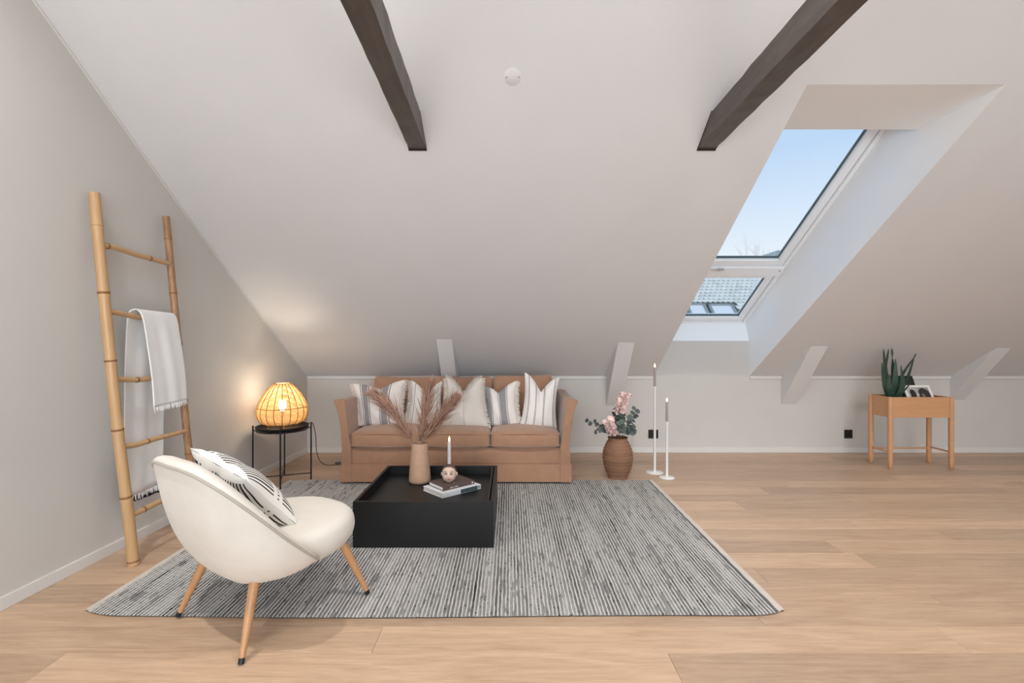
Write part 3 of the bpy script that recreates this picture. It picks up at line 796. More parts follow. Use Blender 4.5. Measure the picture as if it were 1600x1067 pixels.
for sg in (-1, 1):
    m = MB(); m.ball(hc+Vector((sg*.0505, .004, -.006)), (.007, .010, .015), 12, 8); m.build('ear', SKIN, head, smooth=180)
    ex, ez = sg*.0185, .004
    def onface(x_, z_, off):
        d = Vector((x_/rad[0], 0, z_/rad[2])); d.y = -math.sqrt(max(.01, 1-d.x**2-d.z**2)); p = Vector((d.x*rad[0], d.y*rad[1], d.z*rad[2]))
        p = skull(d, p); return hc+p+Vector((0, -off, 0))
    m = MB(); m.tube([onface(ex+q*.0105, ez+.0035*(1-(q*1.0)**2)-.001, .0015) for q in (-1, -.6, -.2, .2, .6, 1)], [.0012, .0026, .0034, .0034, .0026, .0012], 6); m.build('eye', EYEM, head)
    m = MB(); m.tube([onface(ex*1.1+q*.012, ez+.0125+.003*(1-q*q), .0003) for q in (-1, -.5, 0, .5, 1)], [.001, .0018, .002, .0018, .001], 6); m.build('eyebrow', HAIRM, head)
m = MB(); m.tube([onface(q*.020, -.0255-.0060*(1-q*q)+.001, .0025) for q in (-1, -.6, -.2, .2, .6, 1)], [.0014, .0038, .005, .005, .0038, .0014], 8); mouth = m.build('mouth', LIPM, head)
m = MB(); m.tube([onface(q*.012, -.0265-.0045*(1-q*q), .0065) for q in (-1, -.3, .3, 1)], [.0006, .0010, .0010, .0006], 6); m.build('teeth', TOOTH, mouth)
def flame(base, root, s=1.0):
    b_ = Vector(base)
    m = MB(); m.tube([b_, b_+Vector((0, 0, .006*s))], .0012, 5); m.build('wick', WICK, root)
    m = MB(); m.lathe([(.0008, .003), (.0055, .010), (.0068, .016), (.0055, .024), (.0028, .033), (.0004, .041)], b_, 12); m.v = [b_+(v-b_)*s for v in m.v]; m.build('flame', FLAME, root, smooth=180)
def candle(label, base, r0, r1, h, mat, s=1.0):
    b_ = Vector(base); root = thing('candle', label, 'candle', b_)
    m = MB(); m.lathe([(r0, 0), (lerp(r0, r1, .5), h*.5), (r1, h-.006), (r1*.85, h-.001), (r1*.5, h-.003)], b_, 20); m.build('wax', mat, root, smooth=50)
    flame(b_+Vector((0, 0, h-.003)), root, s)
    return root
candle('pale grey lit taper candle standing in the baby face holder', (FX, FY, FZ+.118), .0125, .0115, .155, CANDLEG)

# ------------------------------------------------------------------ bamboo ladder and throws
LF, LT = Vector((-2.089, 2.691, .001)), Vector((-2.205, 2.576, 2.03))
RF, RT = Vector((-2.055, 3.199, .001)), Vector((-2.205, 3.11, 2.04))
lad = thing('bamboo_ladder', 'leaning bamboo ladder with five rungs against the pale gable wall', 'ladder', (LF+RF)/2)
def rail(a, b, r, nodes, mat, name='rail', seed=0, sub='node'):
    rn = random.Random(seed); n = 60; pts = []; rad = []
    side = (b-a).cross(Vector((1, 0, 0))).normalized()
    for k in range(n+1):
        t = k/n; bow = .006*math.sin(t*PI*2+seed)+.003*math.sin(t*11+seed)
        pts.append(vl(a, b, t)+side*bow)
        d = min(abs(t-q) for q in nodes) if nodes else 1
        rad.append(r*(1+.10*math.exp(-(d/.012)**2)-.03*math.exp(-(d/.05)**2))*(1.05-.1*t))
    m = MB(); m.tube(pts, rad, 14); o = m.build(name, mat, lad, smooth=60)
    for q in nodes:
        k = q*n; i = min(n-1, int(k)); p = vl(pts[i], pts[i+1], k-i); d = (pts[i+1]-pts[i]).normalized(); rr_ = rad[i]
        m = MB(); m.tube([p-d*.006, p-d*.002, p+d*.003, p+d*.007], [rr_*1.0, rr_*1.07, rr_*1.05, rr_*.99], 14); m.build(sub, NODEM, o, smooth=60)
    return o
rail(LF, LT, .0265, (.012, .19, .375, .56, .74, .915), BAMBOO, seed=1)
rail(RF, RT, .0215, (.25, .42, .60, .76, .93), BAMBOOD, seed=2)
for i, z in enumerate((1.755, 1.392, 1.03, .665, .285)):
    a = vl(LF, LT, z/2.03); b = vl(RF, RT, (z-.012)/2.04)
    d = (b-a).normalized(); a = a-d*.005; b = b+d*.012
    rail(a, b, .0148, ((.10, .66), (.5,), (.30, .85), (.36,), (.22, .62))[i], BAMBOO, 'rung', 3+i)
def cloth(name, label, rows, mat, hems, folds, seed, fr_len=.035):
    """rows: list of (y_start, y_end, x, z) from one hem to the other"""
    fr_ = random.Random(seed)
    Y0 = [r_[0] for r_ in rows]; n = len(rows)-1
    def at(u, v):
        p0 = crom([(r_[2], r_[0], r_[3]) for r_ in rows], v); p1 = crom([(r_[2], r_[1], r_[3]) for r_ in rows], v)
        p = p0*(1-u)+p1*u
        hang = abs(p.z-1.41); amp = folds*min(1, hang/.12)
        p.x += amp*(math.sin(u*10+v*3+seed)+.4*math.sin(u*19+seed*2+v*5))*.5
        p.z += .012*(u-.5)*math.sin(v*6+seed)
        return p
    root = thing(name, label, 'blanket', at(.5, 0))
    m = MB(); m.grid(at, 44, 60); o = m.build('cloth', mat, root, smooth=180, recalc=False, solid=.006)
    m = MB()
    for v in hems:
        for k in range(58):
            u = (k+fr_.random())/58; p = at(u, v); dr = Vector((fr_.uniform(-.2, .2), fr_.uniform(-.35, .35), -1)).normalized()
            L = fr_.uniform(.7, 1.15)*fr_len
            m.tube([p+Vector((0, 0, .004)), p+dr*L*.5, p+dr*L], [.0026, .0024, .0013], 4)
    stuff(m.build('fringe', mat, root, smooth=60, recalc=False)); return root
cloth('throw_blanket', 'white linen throw with frayed ends draped over the bamboo ladder', [
    (2.845, 3.145, -2.088, .86), (2.845, 3.145, -2.098, 1.02), (2.84, 3.14, -2.118, 1.20), (2.83, 3.125, -2.135, 1.36), (2.815, 3.115, -2.150, 1.415),
    (2.80, 3.11, -2.172, 1.418), (2.785, 3.10, -2.19, 1.37), (2.775, 3.09, -2.196, 1.1), (2.77, 3.08, -2.196, .75), (2.765, 3.07, -2.196, .345)], TOWEL, (0, 1), .006, 1, .034)
cloth('folded_black_cloth', 'black cloth showing below the hem of the white throw on the ladder', [
    (2.83, 3.07, -2.214, .306), (2.83, 3.07, -2.216, .42), (2.83, 3.07, -2.218, .60)], BLACKC, (0,), .004, 4, .014)

# ------------------------------------------------------------------ side table and wicker lamp
CX, CY = -1.9985, 4.272
st = thing('side_table', 'round black metal tray side table on four thin legs', 'side table', (CX, CY, 0))
m = MB(); m.lathe([(.002, .474), (.19, .474), (.203, .480), (.212, .500), (.216, .500), (.2165, .496), (.207, .474), (.195, .468), (.002, .468)], (CX, CY, 0), 48, False, False); m.build('tray', BLACKM, st, smooth=50)
legs = []
for k in range(4):
    a = math.radians(21+90*k); x, y = CX+.232*math.cos(a), CY+.232*math.sin(a); legs.append((x, y))
    m = MB(); m.tube([(x, y, .0005), (x, y, .512)], .0062, 10); lg = m.build('leg', BLACKM, st)
    m = MB(); m.tube([(x, y, .468), (CX+.20*math.cos(a), CY+.20*math.sin(a), .468)], .005, 8); m.build('bracket', BLACKM, lg)
for k in (0, 1):
    m = MB(); z_ = .060+.0102*k; m.tube([(*legs[k], z_), (*legs[k+2], z_)], .005, 8); m.build('crossbar', BLACKM, st)
m = MB()
rg = [(CX+.206*math.cos(2*PI*k/48), CY+.206*math.sin(2*PI*k/48), .465) for k in range(48)]
m.tube(rg, .005, 8, closed=True); m.build('support_ring', BLACKM, st)

LXc, LYc = -2.0, 4.275
lamp = thing('table_lamp', 'glowing gourd-shaped wicker table lamp on the black side table', 'lamp', (LXc, LYc, .4745))
def tm(name, rgb, tr_):
    m = bpy.data.materials.new(name); m.use_nodes = True; nt = m.node_tree; nt.nodes.clear()
    d = nt.nodes.new('ShaderNodeBsdfDiffuse'); t = nt.nodes.new('ShaderNodeBsdfTranslucent'); x = nt.nodes.new('ShaderNodeMixShader'); o = nt.nodes.new('ShaderNodeOutputMaterial')
    v = coords(nt); c = S2L(rgb); col = ramp(nt, noise_n(nt, v, 90, 3), [(.3, tuple(q*.8 for q in c)), (.7, c)])
    nt.links.new(col, d.inputs[0]); nt.links.new(col, t.inputs[0]); x.inputs[0].default_value = tr_
    nt.links.new(d.outputs[0], x.inputs[1]); nt.links.new(t.outputs[0], x.inputs[2]); nt.links.new(x.outputs[0], o.inputs[0]); return m
WICK1 = tm('wicker_strand', (240, 216, 172), .5); WICK2 = tm('wicker_rib', (186, 134, 80), .15)
SP = [(.108, .520), (.150, .524), (.182, .548), (.202, .590), (.205, .635), (.192, .688), (.166, .742), (.132, .795), (.095, .842), (.064, .868)]
def sh(t, a, off=0):
    p = crom([(r_, 0, z_) for r_, z_ in SP], t); sc = 1+.0*math.sin(a*20)
    return Vector((LXc+(p.x*sc+off)*math.cos(a), LYc+(p.x*sc+off)*math.sin(a), p.z))
NR = 20
m = MB(); NRING = 58
for j in range(NRING):
    t = .01+.98*j/(NRING-1); N = 80
    pts = []
    for k in range(N):
        a = 2*PI*k/N; ph = 1 if j % 2 else -1
        pts.append(sh(t, a, ph*.0022*math.cos(a*NR*2)) + Vector((0, 0, .0012*math.sin(a*7+j))))
    m.tube(pts, .0031, 4, closed=True)
shade = stuff(m.build('shade', WICK1, lamp, smooth=180, recalc=False))
for k in range(NR):
    a = 2*PI*(k+.35)/NR; m = MB(); m.tube([sh(i/22, a, .0035) for i in range(23)], .0034, 6); m.build('rib', WICK2, shade)
for t in (0, .5, 1):
    m = MB(); m.tube([sh(t, 2*PI*k/60, .002) for k in range(60)], .0042 if t != .5 else .0028, 6, closed=True); m.build('hoop', WICK2, shade)
for k in range(4):
    a = math.radians(-60+90*k); m = MB()
    m.tube([(LXc+.085*math.cos(a), LYc+.085*math.sin(a), .528), (LXc+.125*math.cos(a), LYc+.125*math.sin(a), .4775)], .0045, 8); m.build('foot', WICK2, lamp)
for k in range(2):
    a = math.radians(-60+90*k); m = MB()
    m.tube([(LXc+.11*math.cos(a), LYc+.11*math.sin(a), .526), (LXc-.11*math.cos(a), LYc-.11*math.sin(a), .526)], .004, 6); m.build('base_strut', WICK2, lamp)
m = MB(); m.lathe([(.016, .526), (.02, .53), (.02, .60), (.016, .612), (.013, .622)], (LXc, LYc, 0), 20); m.build('socket', BLACKM, lamp)
m = MB(); m.lathe([(.012, .620), (.014, .632), (.024, .652), (.030, .676), (.030, .694), (.022, .714), (.008, .724), (.001, .725)], (LXc, LYc, 0), 20); m.build('bulb', emit('bulb_glow', (255, 232, 196), 45), lamp, smooth=180)
d = bpy.data.lights.new('lamp_light', 'POINT'); d.energy = 8.5; d.color = (1, .89, .72); d.shadow_soft_size = .035
o = bpy.data.objects.new('lamp_light', d); C.objects.link(o); o.parent = lamp; o.location = Vector((LXc, LYc, .758))-ORIG[lamp.name]
m = MB(); m.tube(path([(LXc+.02, LYc+.02, .512), (LXc+.12, LYc+.05, .49), (-1.815, 4.335, .50), (-1.775, 4.352, .511), (-1.762, 4.37, .47), (-1.765, 4.42, .36), (-1.79, 4.50, .22), (-1.81, 4.63, .10), (-1.80, 4.75, .03), (-1.77, 4.84, .006),
                       (-1.72, 4.87, .006), (-1.69, 4.92, .006), (-1.72, 4.95, .007), (-1.76, 4.90, .011), (-1.72, 4.86, .013), (-1.62, 4.93, .006), (-1.50, 5.05, .006), (-1.36, 5.22, .006)], 120), .0033, 6)
m.build('cord', PLASTIC, lamp)

# ------------------------------------------------------------------ lounge chair
CC = Vector((-1.092, 2.28, 0)); CFw = Vector((.563, .826, 0)).normalized(); CRt = Vector((CFw.y, -CFw.x, 0))
def ch(s, d, z): return CC+CRt*s+CFw*d+Vector((0, 0, z))
chair = thing('lounge_chair', 'cream upholstered shell lounge chair with piped rim and splayed oak legs', 'chair', CC)
RIM = [(0, -.445, .757), (.11, -.443, .757), (.21, -.425, .738), (.30, -.365, .672), (.355, -.27, .565), (.375, -.165, .45), (.365, -.07, .36), (.325, -.005, .305)]
BOT = [(0, -.255, .25), (.08, -.252, .25), (.15, -.24, .25), (.205, -.205, .251), (.24, -.155, .254), (.258, -.10, .258), (.265, -.055, .264), (.262, -.02, .272)]
def sym(pts, u):
    p = crom(pts, abs(u)); return Vector((p.x*(1 if u >= 0 else -1), p.y, p.z))
def shell(u, v, off=0):
    r_, b_ = sym(RIM, u), sym(BOT, u)
    p = b_*(1-v)+r_*v
    out = Vector((p.x, p.y+.05, 0)); out = out.normalized() if out.length > 1e-6 else Vector((0, -1, 0))
    up = abs(r_.z-b_.z); k = math.sin(PI*v**.8)
    p = p + out*(.04*k*min(1, up/.25)) + Vector((0, 0, -.03*k*min(1, up/.3)))
    p = p - out*off
    return p
def shell_w(u, v, off=0): p = shell(u, v, off); return ch(p.x, p.y, p.z)
m = MB()
TH = .062
def prof(u, w):
    """w 0..1 : outer bottom -> rim -> inner bottom"""
    if w < .46: return shell_w(u, (w/.46)**.9)
    if w < .58:
        t = (w-.46)/.12; a = t*PI
        p = shell(u, 1, TH*(1-math.cos(a))/2); n_ = .018*math.sin(a)
        return ch(p.x, p.y, p.z+n_)
    t = (w-.58)/.42; return shell_w(u, 1-t*.85, TH)
m.grid(lambda u, w: prof(u*2-1, w), 56, 44)
m.build('shell', CREAM, chair, smooth=180)
m = MB(); pts = [shell_w(-1+2*k/70, .985, -.002)+Vector((0, 0, .002)) for k in range(71)]; m.tube(pts, .0062, 8); m.build('piping', CREAMD, chair)
# seat
def seat_pt(a, r_, z):
    c, s = math.cos(a), math.sin(a); e_ = 2/2.6
    x = abs(c)**e_*math.copysign(1, c)*.315*r_; y = abs(s)**e_*math.copysign(1, s)*(.325 if s > 0 else .30)*r_
    if s > 0: x *= 1-.16*s
    return ch(x, y+.02, z)
SPF = [(.0, .262), (.60, .262), (.84, .270), (.95, .295), (1.0, .335), (.995, .375), (.955, .402), (.86, .420), (.6, .430), (.3, .432), (0.0, .432)]
m = MB(); m.grid(lambda u, v: (lambda p: seat_pt(u*2*PI, p.x, p.z))(crom([(r_, 0, z) for r_, z in SPF], v)), 56, 40, wrap=True)
m.build('seat', CREAM, chair, smooth=180)
for sg in (-1, 1):
    for dg in (-1, 1):
        a, b = ch(sg*.2, dg*.21, .275), ch(sg*.2745, dg*.3045, .0105 if not (sg > 0 and dg < 0) else .001)
        m = MB(); m.tube([a, vl(a, b, .3), vl(a, b, .93)], [.0205, .0195, .0115], 16); leg = m.build('leg', CHAIRW, chair, smooth=50)
        m = MB(); m.tube([vl(a, b, .93), vl(a, b, .985), b], [.0117, .0115, .011], 16); m.build('foot_cap', PLASTIC, leg, smooth=50)
# patterned cushion on the chair, leaning into the shell
pm, nt, bb = base_mat('dash_print_cotton'); u, v = uv_nodes(nt)
cb = S2L((240, 237, 230)); dk = S2L((66, 64, 62))
def band(along, across, a0, a1, lo, hi, n, fill):
    # dashes repeat along one direction, between lo and hi across it
    q = math_n(nt, 'COMPARE', across, (lo+hi)/2, (hi-lo)/2); w = math_n(nt, 'COMPARE', along, (a0+a1)/2, (a1-a0)/2)
    d_ = math_n(nt, 'LESS_THAN', math_n(nt, 'FRACT', math_n(nt, 'MULTIPLY', along, n)), fill)
    return math_n(nt, 'MULTIPLY', math_n(nt, 'MULTIPLY', q, d_), w)
col = cb
for k_ in [band(v, u, .1, .97, lo, hi, 15, .45) for lo, hi in ((.02, .045), (.07, .09), (.12, .20), (.235, .26))] + [band(u, v, .30, .97, .50, .95, 23, .5), band(u, v, .30, .97, .40, .43, 23, .45), band(u, v, .30, .97, .12, .34, 23, .5)]:
    col = mixc(nt, k_, col, dk)
nt.links.new(col, bb.inputs['Base Color']); bb.inputs['Roughness'].default_value = .95; bb.inputs['Specular IOR Level'].default_value = .15
bump_n(nt, bb, noise_n(nt, coords(nt), 400, 2), .25, .001)
def onchair(p):
    """pillow plane -> leaning back in the chair; p.x across, p.z up the pillow, p.y thickness"""
    lean_ = math.radians(42); h_ = p.z
    d_ = -.03 - math.sin(lean_)*h_ + p.y*math.cos(lean_); z_ = .462 + math.cos(lean_)*h_ + p.y*math.sin(lean_)
    return ch(p.x, d_+p.x*.16, z_-p.x*.26)
pillow('patterned_cushion', 'white cushion with rows of black dashes lying in the cream lounge chair', pm,
       (-.165, .37), (0, .345), (.185, .36), (.185, 0), (-.165, 0), 0, .082, (), 0, None, crease=.35, wrap=lambda p: onchair(Vector((p.x, p.y, p.z))))

# ------------------------------------------------------------------ terracotta pot with eucalyptus
PX, PY = .977, 4.415
prof = []; rings = 10; PR = [(0, .088), (.02, .093), (.10, .120), (.18, .134), (.25, .126), (.31, .103), (.335, .090), (.355, .088), (.368, .094)]
for k in range(121):
    z = .368*k/120; r_ = pw([q[0] for q in PR], [q[1] for q in PR], z)
    s = (z-.03)/.030
    saw = .010*((s % 1)**.8) if .03 < z < .335 else 0
    prof.append((r_-.003+saw, z))
prof += [(.090, .368), (.080, .362), (.078, .335), (.10, .27), (.10, .12), (.002, .10)]
m = MB(); m.lathe(prof, (PX, PY, .0005), 48, True, False)
tag(m.build('ribbed_pot', TERRA, smooth=35), 'brown terracotta pot with stepped ribs standing on the floor by the sofa', 'pot')
def leaf_mesh(name, mat, w, l, cup, ruffle=0, seed=0):
    lr = random.Random(seed); b = MB(); vs = []; nu, nv = 4, 6
    for j in range(nv+1):
        t = j/nv; hw = w*math.sin(PI*min(1, .04+.94*t))**.65
        for i in range(nu+1):
            s = i/nu*2-1; vs.append((s*hw, t*l, cup*(s*s)*w + ruffle*w*math.sin(s*5+t*7+seed) - .12*l*t*t))
    fs = [(j*(nu+1)+i, j*(nu+1)+i+1, (j+1)*(nu+1)+i+1, (j+1)*(nu+1)+i) for j in range(nv) for i in range(nu)]
    me = bpy.data.meshes.new(name); me.from_pydata(vs, [], fs); me.shade_smooth(); me.materials.append(mat); return me
LM = [leaf_mesh('leaf', LEAFG, .030, .058, .3), leaf_mesh('leaf', LEAFD, .026, .052, .3), leaf_mesh('leaf', LEAFD, .018, .046, .3)]
PM_ = [leaf_mesh('petal', PETAL, .030, .060, .4, .25, s) for s in range(3)]
def sprig(name, label, pts, n, meshes, scale, seed, cat, mat, grp, start=.4, droop=.0):
    r_ = random.Random(seed); root = thing(name, label, cat, pts[0], grp)
    m = MB(); P_ = path(pts, 24); m.tube(P_, [.0028-.0016*k/24 for k in range(25)], 6); m.build('stem', mat, root)
    for k in range(n):
        t = lerp(start, 1, (k+.3)/n); p = crom(pts, t); d = (crom(pts, min(1, t+.03))-crom(pts, max(0, t-.03))).normalized()
        an = k*2.4+r_.uniform(-.5, .5); u = d.orthogonal().normalized(); w = d.cross(u)
        o_ = u*math.cos(an)+w*math.sin(an)
        ydir = (o_*r_.uniform(.7, 1)+d*r_.uniform(.2, .7)+Vector((0, -.15, -droop))).normalized()
        nrm = (d*.6+Vector((r_.uniform(-.6, .6), -1.0, r_.uniform(-.2, .8)))).normalized()
        xd = ydir.cross(nrm).normalized(); zd = xd.cross(ydir)
        sc = scale*r_.uniform(.8, 1.15)*(1-.25*(t-start)/(1-start))
        M_ = Matrix((xd, ydir, zd)).transposed().to_4x4(); M_ = Matrix.Translation(p+o_*(.012 if meshes is PM_ else .004)) @ M_ @ Matrix.Scale(sc, 4)
        link_copy(r_.choice(meshes), 'petal' if meshes is PM_ else 'leaf', root, M_)
    return root
z0 = .30; G = 'eucalyptus sprigs in the terracotta pot'
STG = plain('green_stem', (96, 92, 78), .7); STP = plain('brown_stem', (120, 86, 76), .7)
base = lambda dx, dy: (PX+dx, PY+dy, z0-.06)
sprig('eucalyptus_sprig', 'thin eucalyptus sprig with small dark leaves arching towards the sofa arm', [base(-.02, -.01), (.93, 4.40, .39), (.84, 4.38, .46), (.70, 4.36, .525)], 13, [LM[1], LM[2]], .95, 1, 'plant', STG, G, .45)
sprig('eucalyptus_sprig', 'drooping eucalyptus sprig with small dark leaves below the pink blossom', [base(-.02, -.03), (.925, 4.36, .40), (.84, 4.34, .46), (.755, 4.33, .44)], 9, [LM[2]], 1.0, 2, 'plant', STG, G, .5, .3)
sprig('eucalyptus_sprig', 'upright eucalyptus sprig with round green leaves rising below the tall pink blossom', [base(0, .01), (.965, 4.42, .42), (.96, 4.42, .52), (.965, 4.41, .63)], 14, LM[:2], 1.1, 3, 'plant', STG, G, .35)
sprig('eucalyptus_sprig', 'short eucalyptus sprig with broad green leaves in front of the pot mouth', [base(.01, -.02), (.985, 4.37, .40), (.985, 4.34, .46), (.975, 4.32, .52)], 11, LM[:1], 1.15, 4, 'plant', STG, G, .45)
sprig('eucalyptus_sprig', 'eucalyptus sprig with broad grey-green leaves leaning towards the tall candlestick', [base(.02, 0), (1.02, 4.41, .40), (1.09, 4.40, .50), (1.13, 4.39, .62)], 15, LM[:2], 1.15, 5, 'plant', STG, G, .35)
sprig('eucalyptus_sprig', 'low eucalyptus sprig hanging over the pot rim facing the tall candlestick', [base(.03, -.01), (1.02, 4.38, .39), (1.07, 4.36, .43), (1.115, 4.36, .45)], 10, LM[:2], 1.0, 6, 'plant', STG, G, .45)
sprig('eucalyptus_sprig', 'short eucalyptus sprig with grey-green leaves behind the broad-leaved one', [base(.0, .03), (.99, 4.45, .42), (1.01, 4.46, .50), (1.03, 4.46, .56)], 11, LM[:2], 1.1, 9, 'plant', STG, G, .4)
sprig('blossom_stem', 'tall stem of pale pink blossom, highest in the terracotta pot', [base(0, 0), (.975, 4.41, .45), (.985, 4.40, .60), (1.045, 4.39, .755)], 26, PM_, 1.0, 7, 'flower', STP, 'pink blossom stems in the terracotta pot', .62)
sprig('blossom_stem', 'short stem of pale pink blossom leaning low over the pot rim', [base(-.02, -.03), (.935, 4.34, .39), (.90, 4.32, .46), (.865, 4.30, .535)], 22, PM_, 1.05, 8, 'flower', STP, 'pink blossom stems in the terracotta pot', .40)

# ------------------------------------------------------------------ floor candlesticks
for (x, y, h, ch_, rb, w1) in ((1.364, 4.585, .812, .178, .079, 'tall'), (1.422, 4.41, .51, .178, .067, 'short')):
    root = thing('floor_candlestick', '%s slim white metal floor candlestick with round base beside the terracotta pot' % w1 if w1 == 'tall' else 'shorter slim white metal floor candlestick with round base, next to the tall one', 'candlestick', (x, y, .0005))
    m = MB(); m.lathe([(rb, 0), (rb, .004), (rb-.004, .007), (.02, .009), (.012, .014)], (x, y, .0005), 40); m.build('base', WHITEM, root, smooth=50)
    m = MB(); m.lathe([(.0115, .012), (.0115, h-.03), (.013, h-.028), (.013, h), (.0105, h)], (x, y, 0), 18); m.build('stem', WHITEM, root, smooth=50)
    candle('lit taupe taper candle in the %s white floor candlestick' % {'tall': 'taller', 'short': 'shorter'}[w1], (x, y, h+.0005), .0115, .0105, ch_, CANDLEM)

# ------------------------------------------------------------------ sockets on the knee wall
def outlet(label, x, z, w, n):
    root = thing('wall_socket', label, 'socket', (x, YB-.006, z-.05))
    m = MB(); m.span((x-w/2, YB-.011, z-.048), (x+w/2, YB-.0005, z+.048)); m.build('plate', PLASTIC, root, smooth=0, bevel=.003)
    for k in range(n):
        xx = x+(k-(n-1)/2)*.052
        m = MB(); m.tube([(xx, YB-.014, z), (xx, YB-.0105, z)], .021, 20); m.build('socket_ring', plain('socket_face', (12, 12, 13), .6), root)
outlet('single black wall socket near the oak planter', 3.752, .206, .088, 1)
outlet('double black wall socket behind the tall white candlestick', 1.588, .206, .108, 2)

# ------------------------------------------------------------------ oak planter table with aloe and frames
QX0, QX1, QY0, QY1 = 3.672, 4.262, 4.70, 4.95
pl = thing('planter_table', 'small oak planter box table on four rounded legs by the knee wall', 'planter', ((QX0+QX1)/2, (QY0+QY1)/2, 0))
for x in (QX0, QX1):
    for y in (QY0, QY1):
        m = MB(); m.rbox((x, y, .3505), (.021, .021, .350), .018, 8); m.build('leg', PLANTW, pl, smooth=60)
for nm, a, c_ in (('front_panel', (QX0+.0215, QY0-.008, .50), (QX1-.0215, QY0+.008, .697)), ('back_panel', (QX0+.0215, QY1-.008, .50), (QX1-.0215, QY1+.008, .697)),
                  ('side_panel', (QX0-.008, QY0+.0215, .50), (QX0+.008, QY1-.0215, .697)), ('side_panel', (QX1-.008, QY0+.0215, .50), (QX1+.008, QY1-.0215, .697)),
                  ('bottom_panel', (QX0+.0085, QY0+.0085, .505), (QX1-.0085, QY1-.0085, .60))):
    m = MB(); m.span(a, c_); m.build(nm, PLANTW if nm != 'bottom_panel' else plain('planter_liner', (70, 46, 32), .8), pl, smooth=0, bevel=.002)
for x in (QX0, QX1):
    m = MB(); m.tube([(x, QY0+.02, .165), (x, QY1-.02, .165)], .009, 10); m.build('stretcher', PLANTW, pl)
m = MB(); m.tube([(QX0+.02, QY1, .150), (QX1-.02, QY1, .150)], .009, 10); m.build('stretcher', PLANTW, pl)

AX, AY = 3.795, 4.82
al = thing('aloe_plant', 'dark green aloe plant with upright spiky leaves in the oak planter', 'plant', (AX, AY, .6005))
m = MB(); m.lathe([(.06, .6005), (.075, .68), (.07, .68), (.066, .668), (.002, .668)], (AX, AY, 0), 28, True, False); m.build('pot', PLASTIC, al)
m = MB(); m.lathe([(.066, .664), (.04, .672), (.002, .674)], (AX, AY, 0), 24); m.build('soil', SOIL, al)
def aloe_leaf(b_, mid, tip, w, th):
    pts = [Vector(b_), Vector(mid), Vector(tip)]; n = 22; m = MB(); vs = []
    for k in range(n+1):
        t = k/n; p = crom(pts, t); d = (crom(pts, min(1, t+.04))-crom(pts, max(0, t-.04))).normalized()
        outw = Vector((p.x-AX, p.y-AY-.02, 0)); outw = outw.normalized() if outw.length > .004 else Vector((0, -1, 0))
        side = d.cross(outw).normalized(); nr = side.cross(d).normalized()
        ww = 1.5*w*(1-t)**.7*(.85+.5*t*(1-t)*2)+.0012; tt = th*(1-t)**.8+.0008
        sp_ = .0028*(1-t) if k % 2 else 0
        for (a, c_) in ((-ww-sp_, .35*tt), (-ww*.55, -.5*tt), (0, -.8*tt), (ww*.55, -.5*tt), (ww+sp_, .35*tt), (0, .25*tt)):
            vs.append(p+side*a-nr*c_*-1)
    f = [(k*6+q, k*6+(q+1) % 6, k*6+6+(q+1) % 6, k*6+6+q) for k in range(n) for q in range(6)]
    f += [tuple(range(6)), tuple(n*6+q for q in reversed(range(6)))]
    m.add(vs, f); m.build('leaf', ALOE, al, smooth=60)
for (b_, mid, tip, w, th) in (
        ((3.775, 4.83, .665), (3.735, 4.83, .92), (3.685, 4.80, 1.162), .022, .014), ((3.785, 4.85, .665), (3.760, 4.86, .95), (3.745, 4.81, 1.162), .019, .012),
        ((3.80, 4.83, .665), (3.808, 4.84, .95), (3.790, 4.83, 1.170), .026, .015), ((3.775, 4.81, .665), (3.695, 4.79, .80), (3.645, 4.77, 1.03), .022, .014),
        ((3.79, 4.80, .665), (3.770, 4.76, .88), (3.764, 4.75, 1.066), .021, .013), ((3.81, 4.80, .665), (3.835, 4.77, .86), (3.825, 4.76, 1.003), .026, .015),
        ((3.825, 4.82, .665), (3.930, 4.82, .86), (3.998, 4.80, 1.118), .022, .014), ((3.82, 4.83, .665), (3.905, 4.86, .88), (4.10, 4.90, 1.115), .018, .012),
        ((3.775, 4.79, .665), (3.70, 4.74, .78), (3.665, 4.70, .92), .020, .013), ((3.80, 4.79, .665), (3.80, 4.72, .78), (3.79, 4.68, .90), .026, .016),
        ((3.82, 4.80, .665), (3.86, 4.75, .77), (3.90, 4.72, .84), .020, .013)):
    aloe_leaf(b_, mid, tip, w, th)
def photo_frame(name, label, x0, x1, zb, h, yb_, lean, fw, fmat, pic):
    ca, sa = math.cos(lean), math.sin(lean)
    P = lambda x, s, d: Vector((x, yb_+sa*s+ca*d, zb+ca*s-sa*d))
    root = thing(name, label, 'picture frame', P((x0+x1)/2, 0, 0))
    def slab(xa, xb, s0, s1, d0, d1): return MB().hexa([P(xa, s0, d0), P(xb, s0, d0), P(xb, s1, d0), P(xa, s1, d0), P(xa, s0, d1), P(xb, s0, d1), P(xb, s1, d1), P(xa, s1, d1)])
    for (xa, xb, s0, s1) in ((x0, x1, 0, fw), (x0, x1, h-fw, h), (x0, x0+fw, fw, h-fw), (x1-fw, x1, fw, h-fw)):
        slab(xa, xb, s0, s1, 0, .014).build('frame_bar', fmat, root, smooth=0, bevel=.0015)
    m = slab(x0+fw, x1-fw, fw, h-fw, .004, .008); m.uv = [((0, 1)[i in (1, 2, 5, 6)], (0, 1)[i in (2, 3, 6, 7)]) for i in range(8)]
    m.build('picture', pic, root, smooth=0, recalc=False)
    return root
pmx, nt, bb = base_mat('black_and_white_photo'); u, v = uv_nodes(nt)
f = noise_n(nt, coords(nt, (1, 1, 1)), 26, 3)
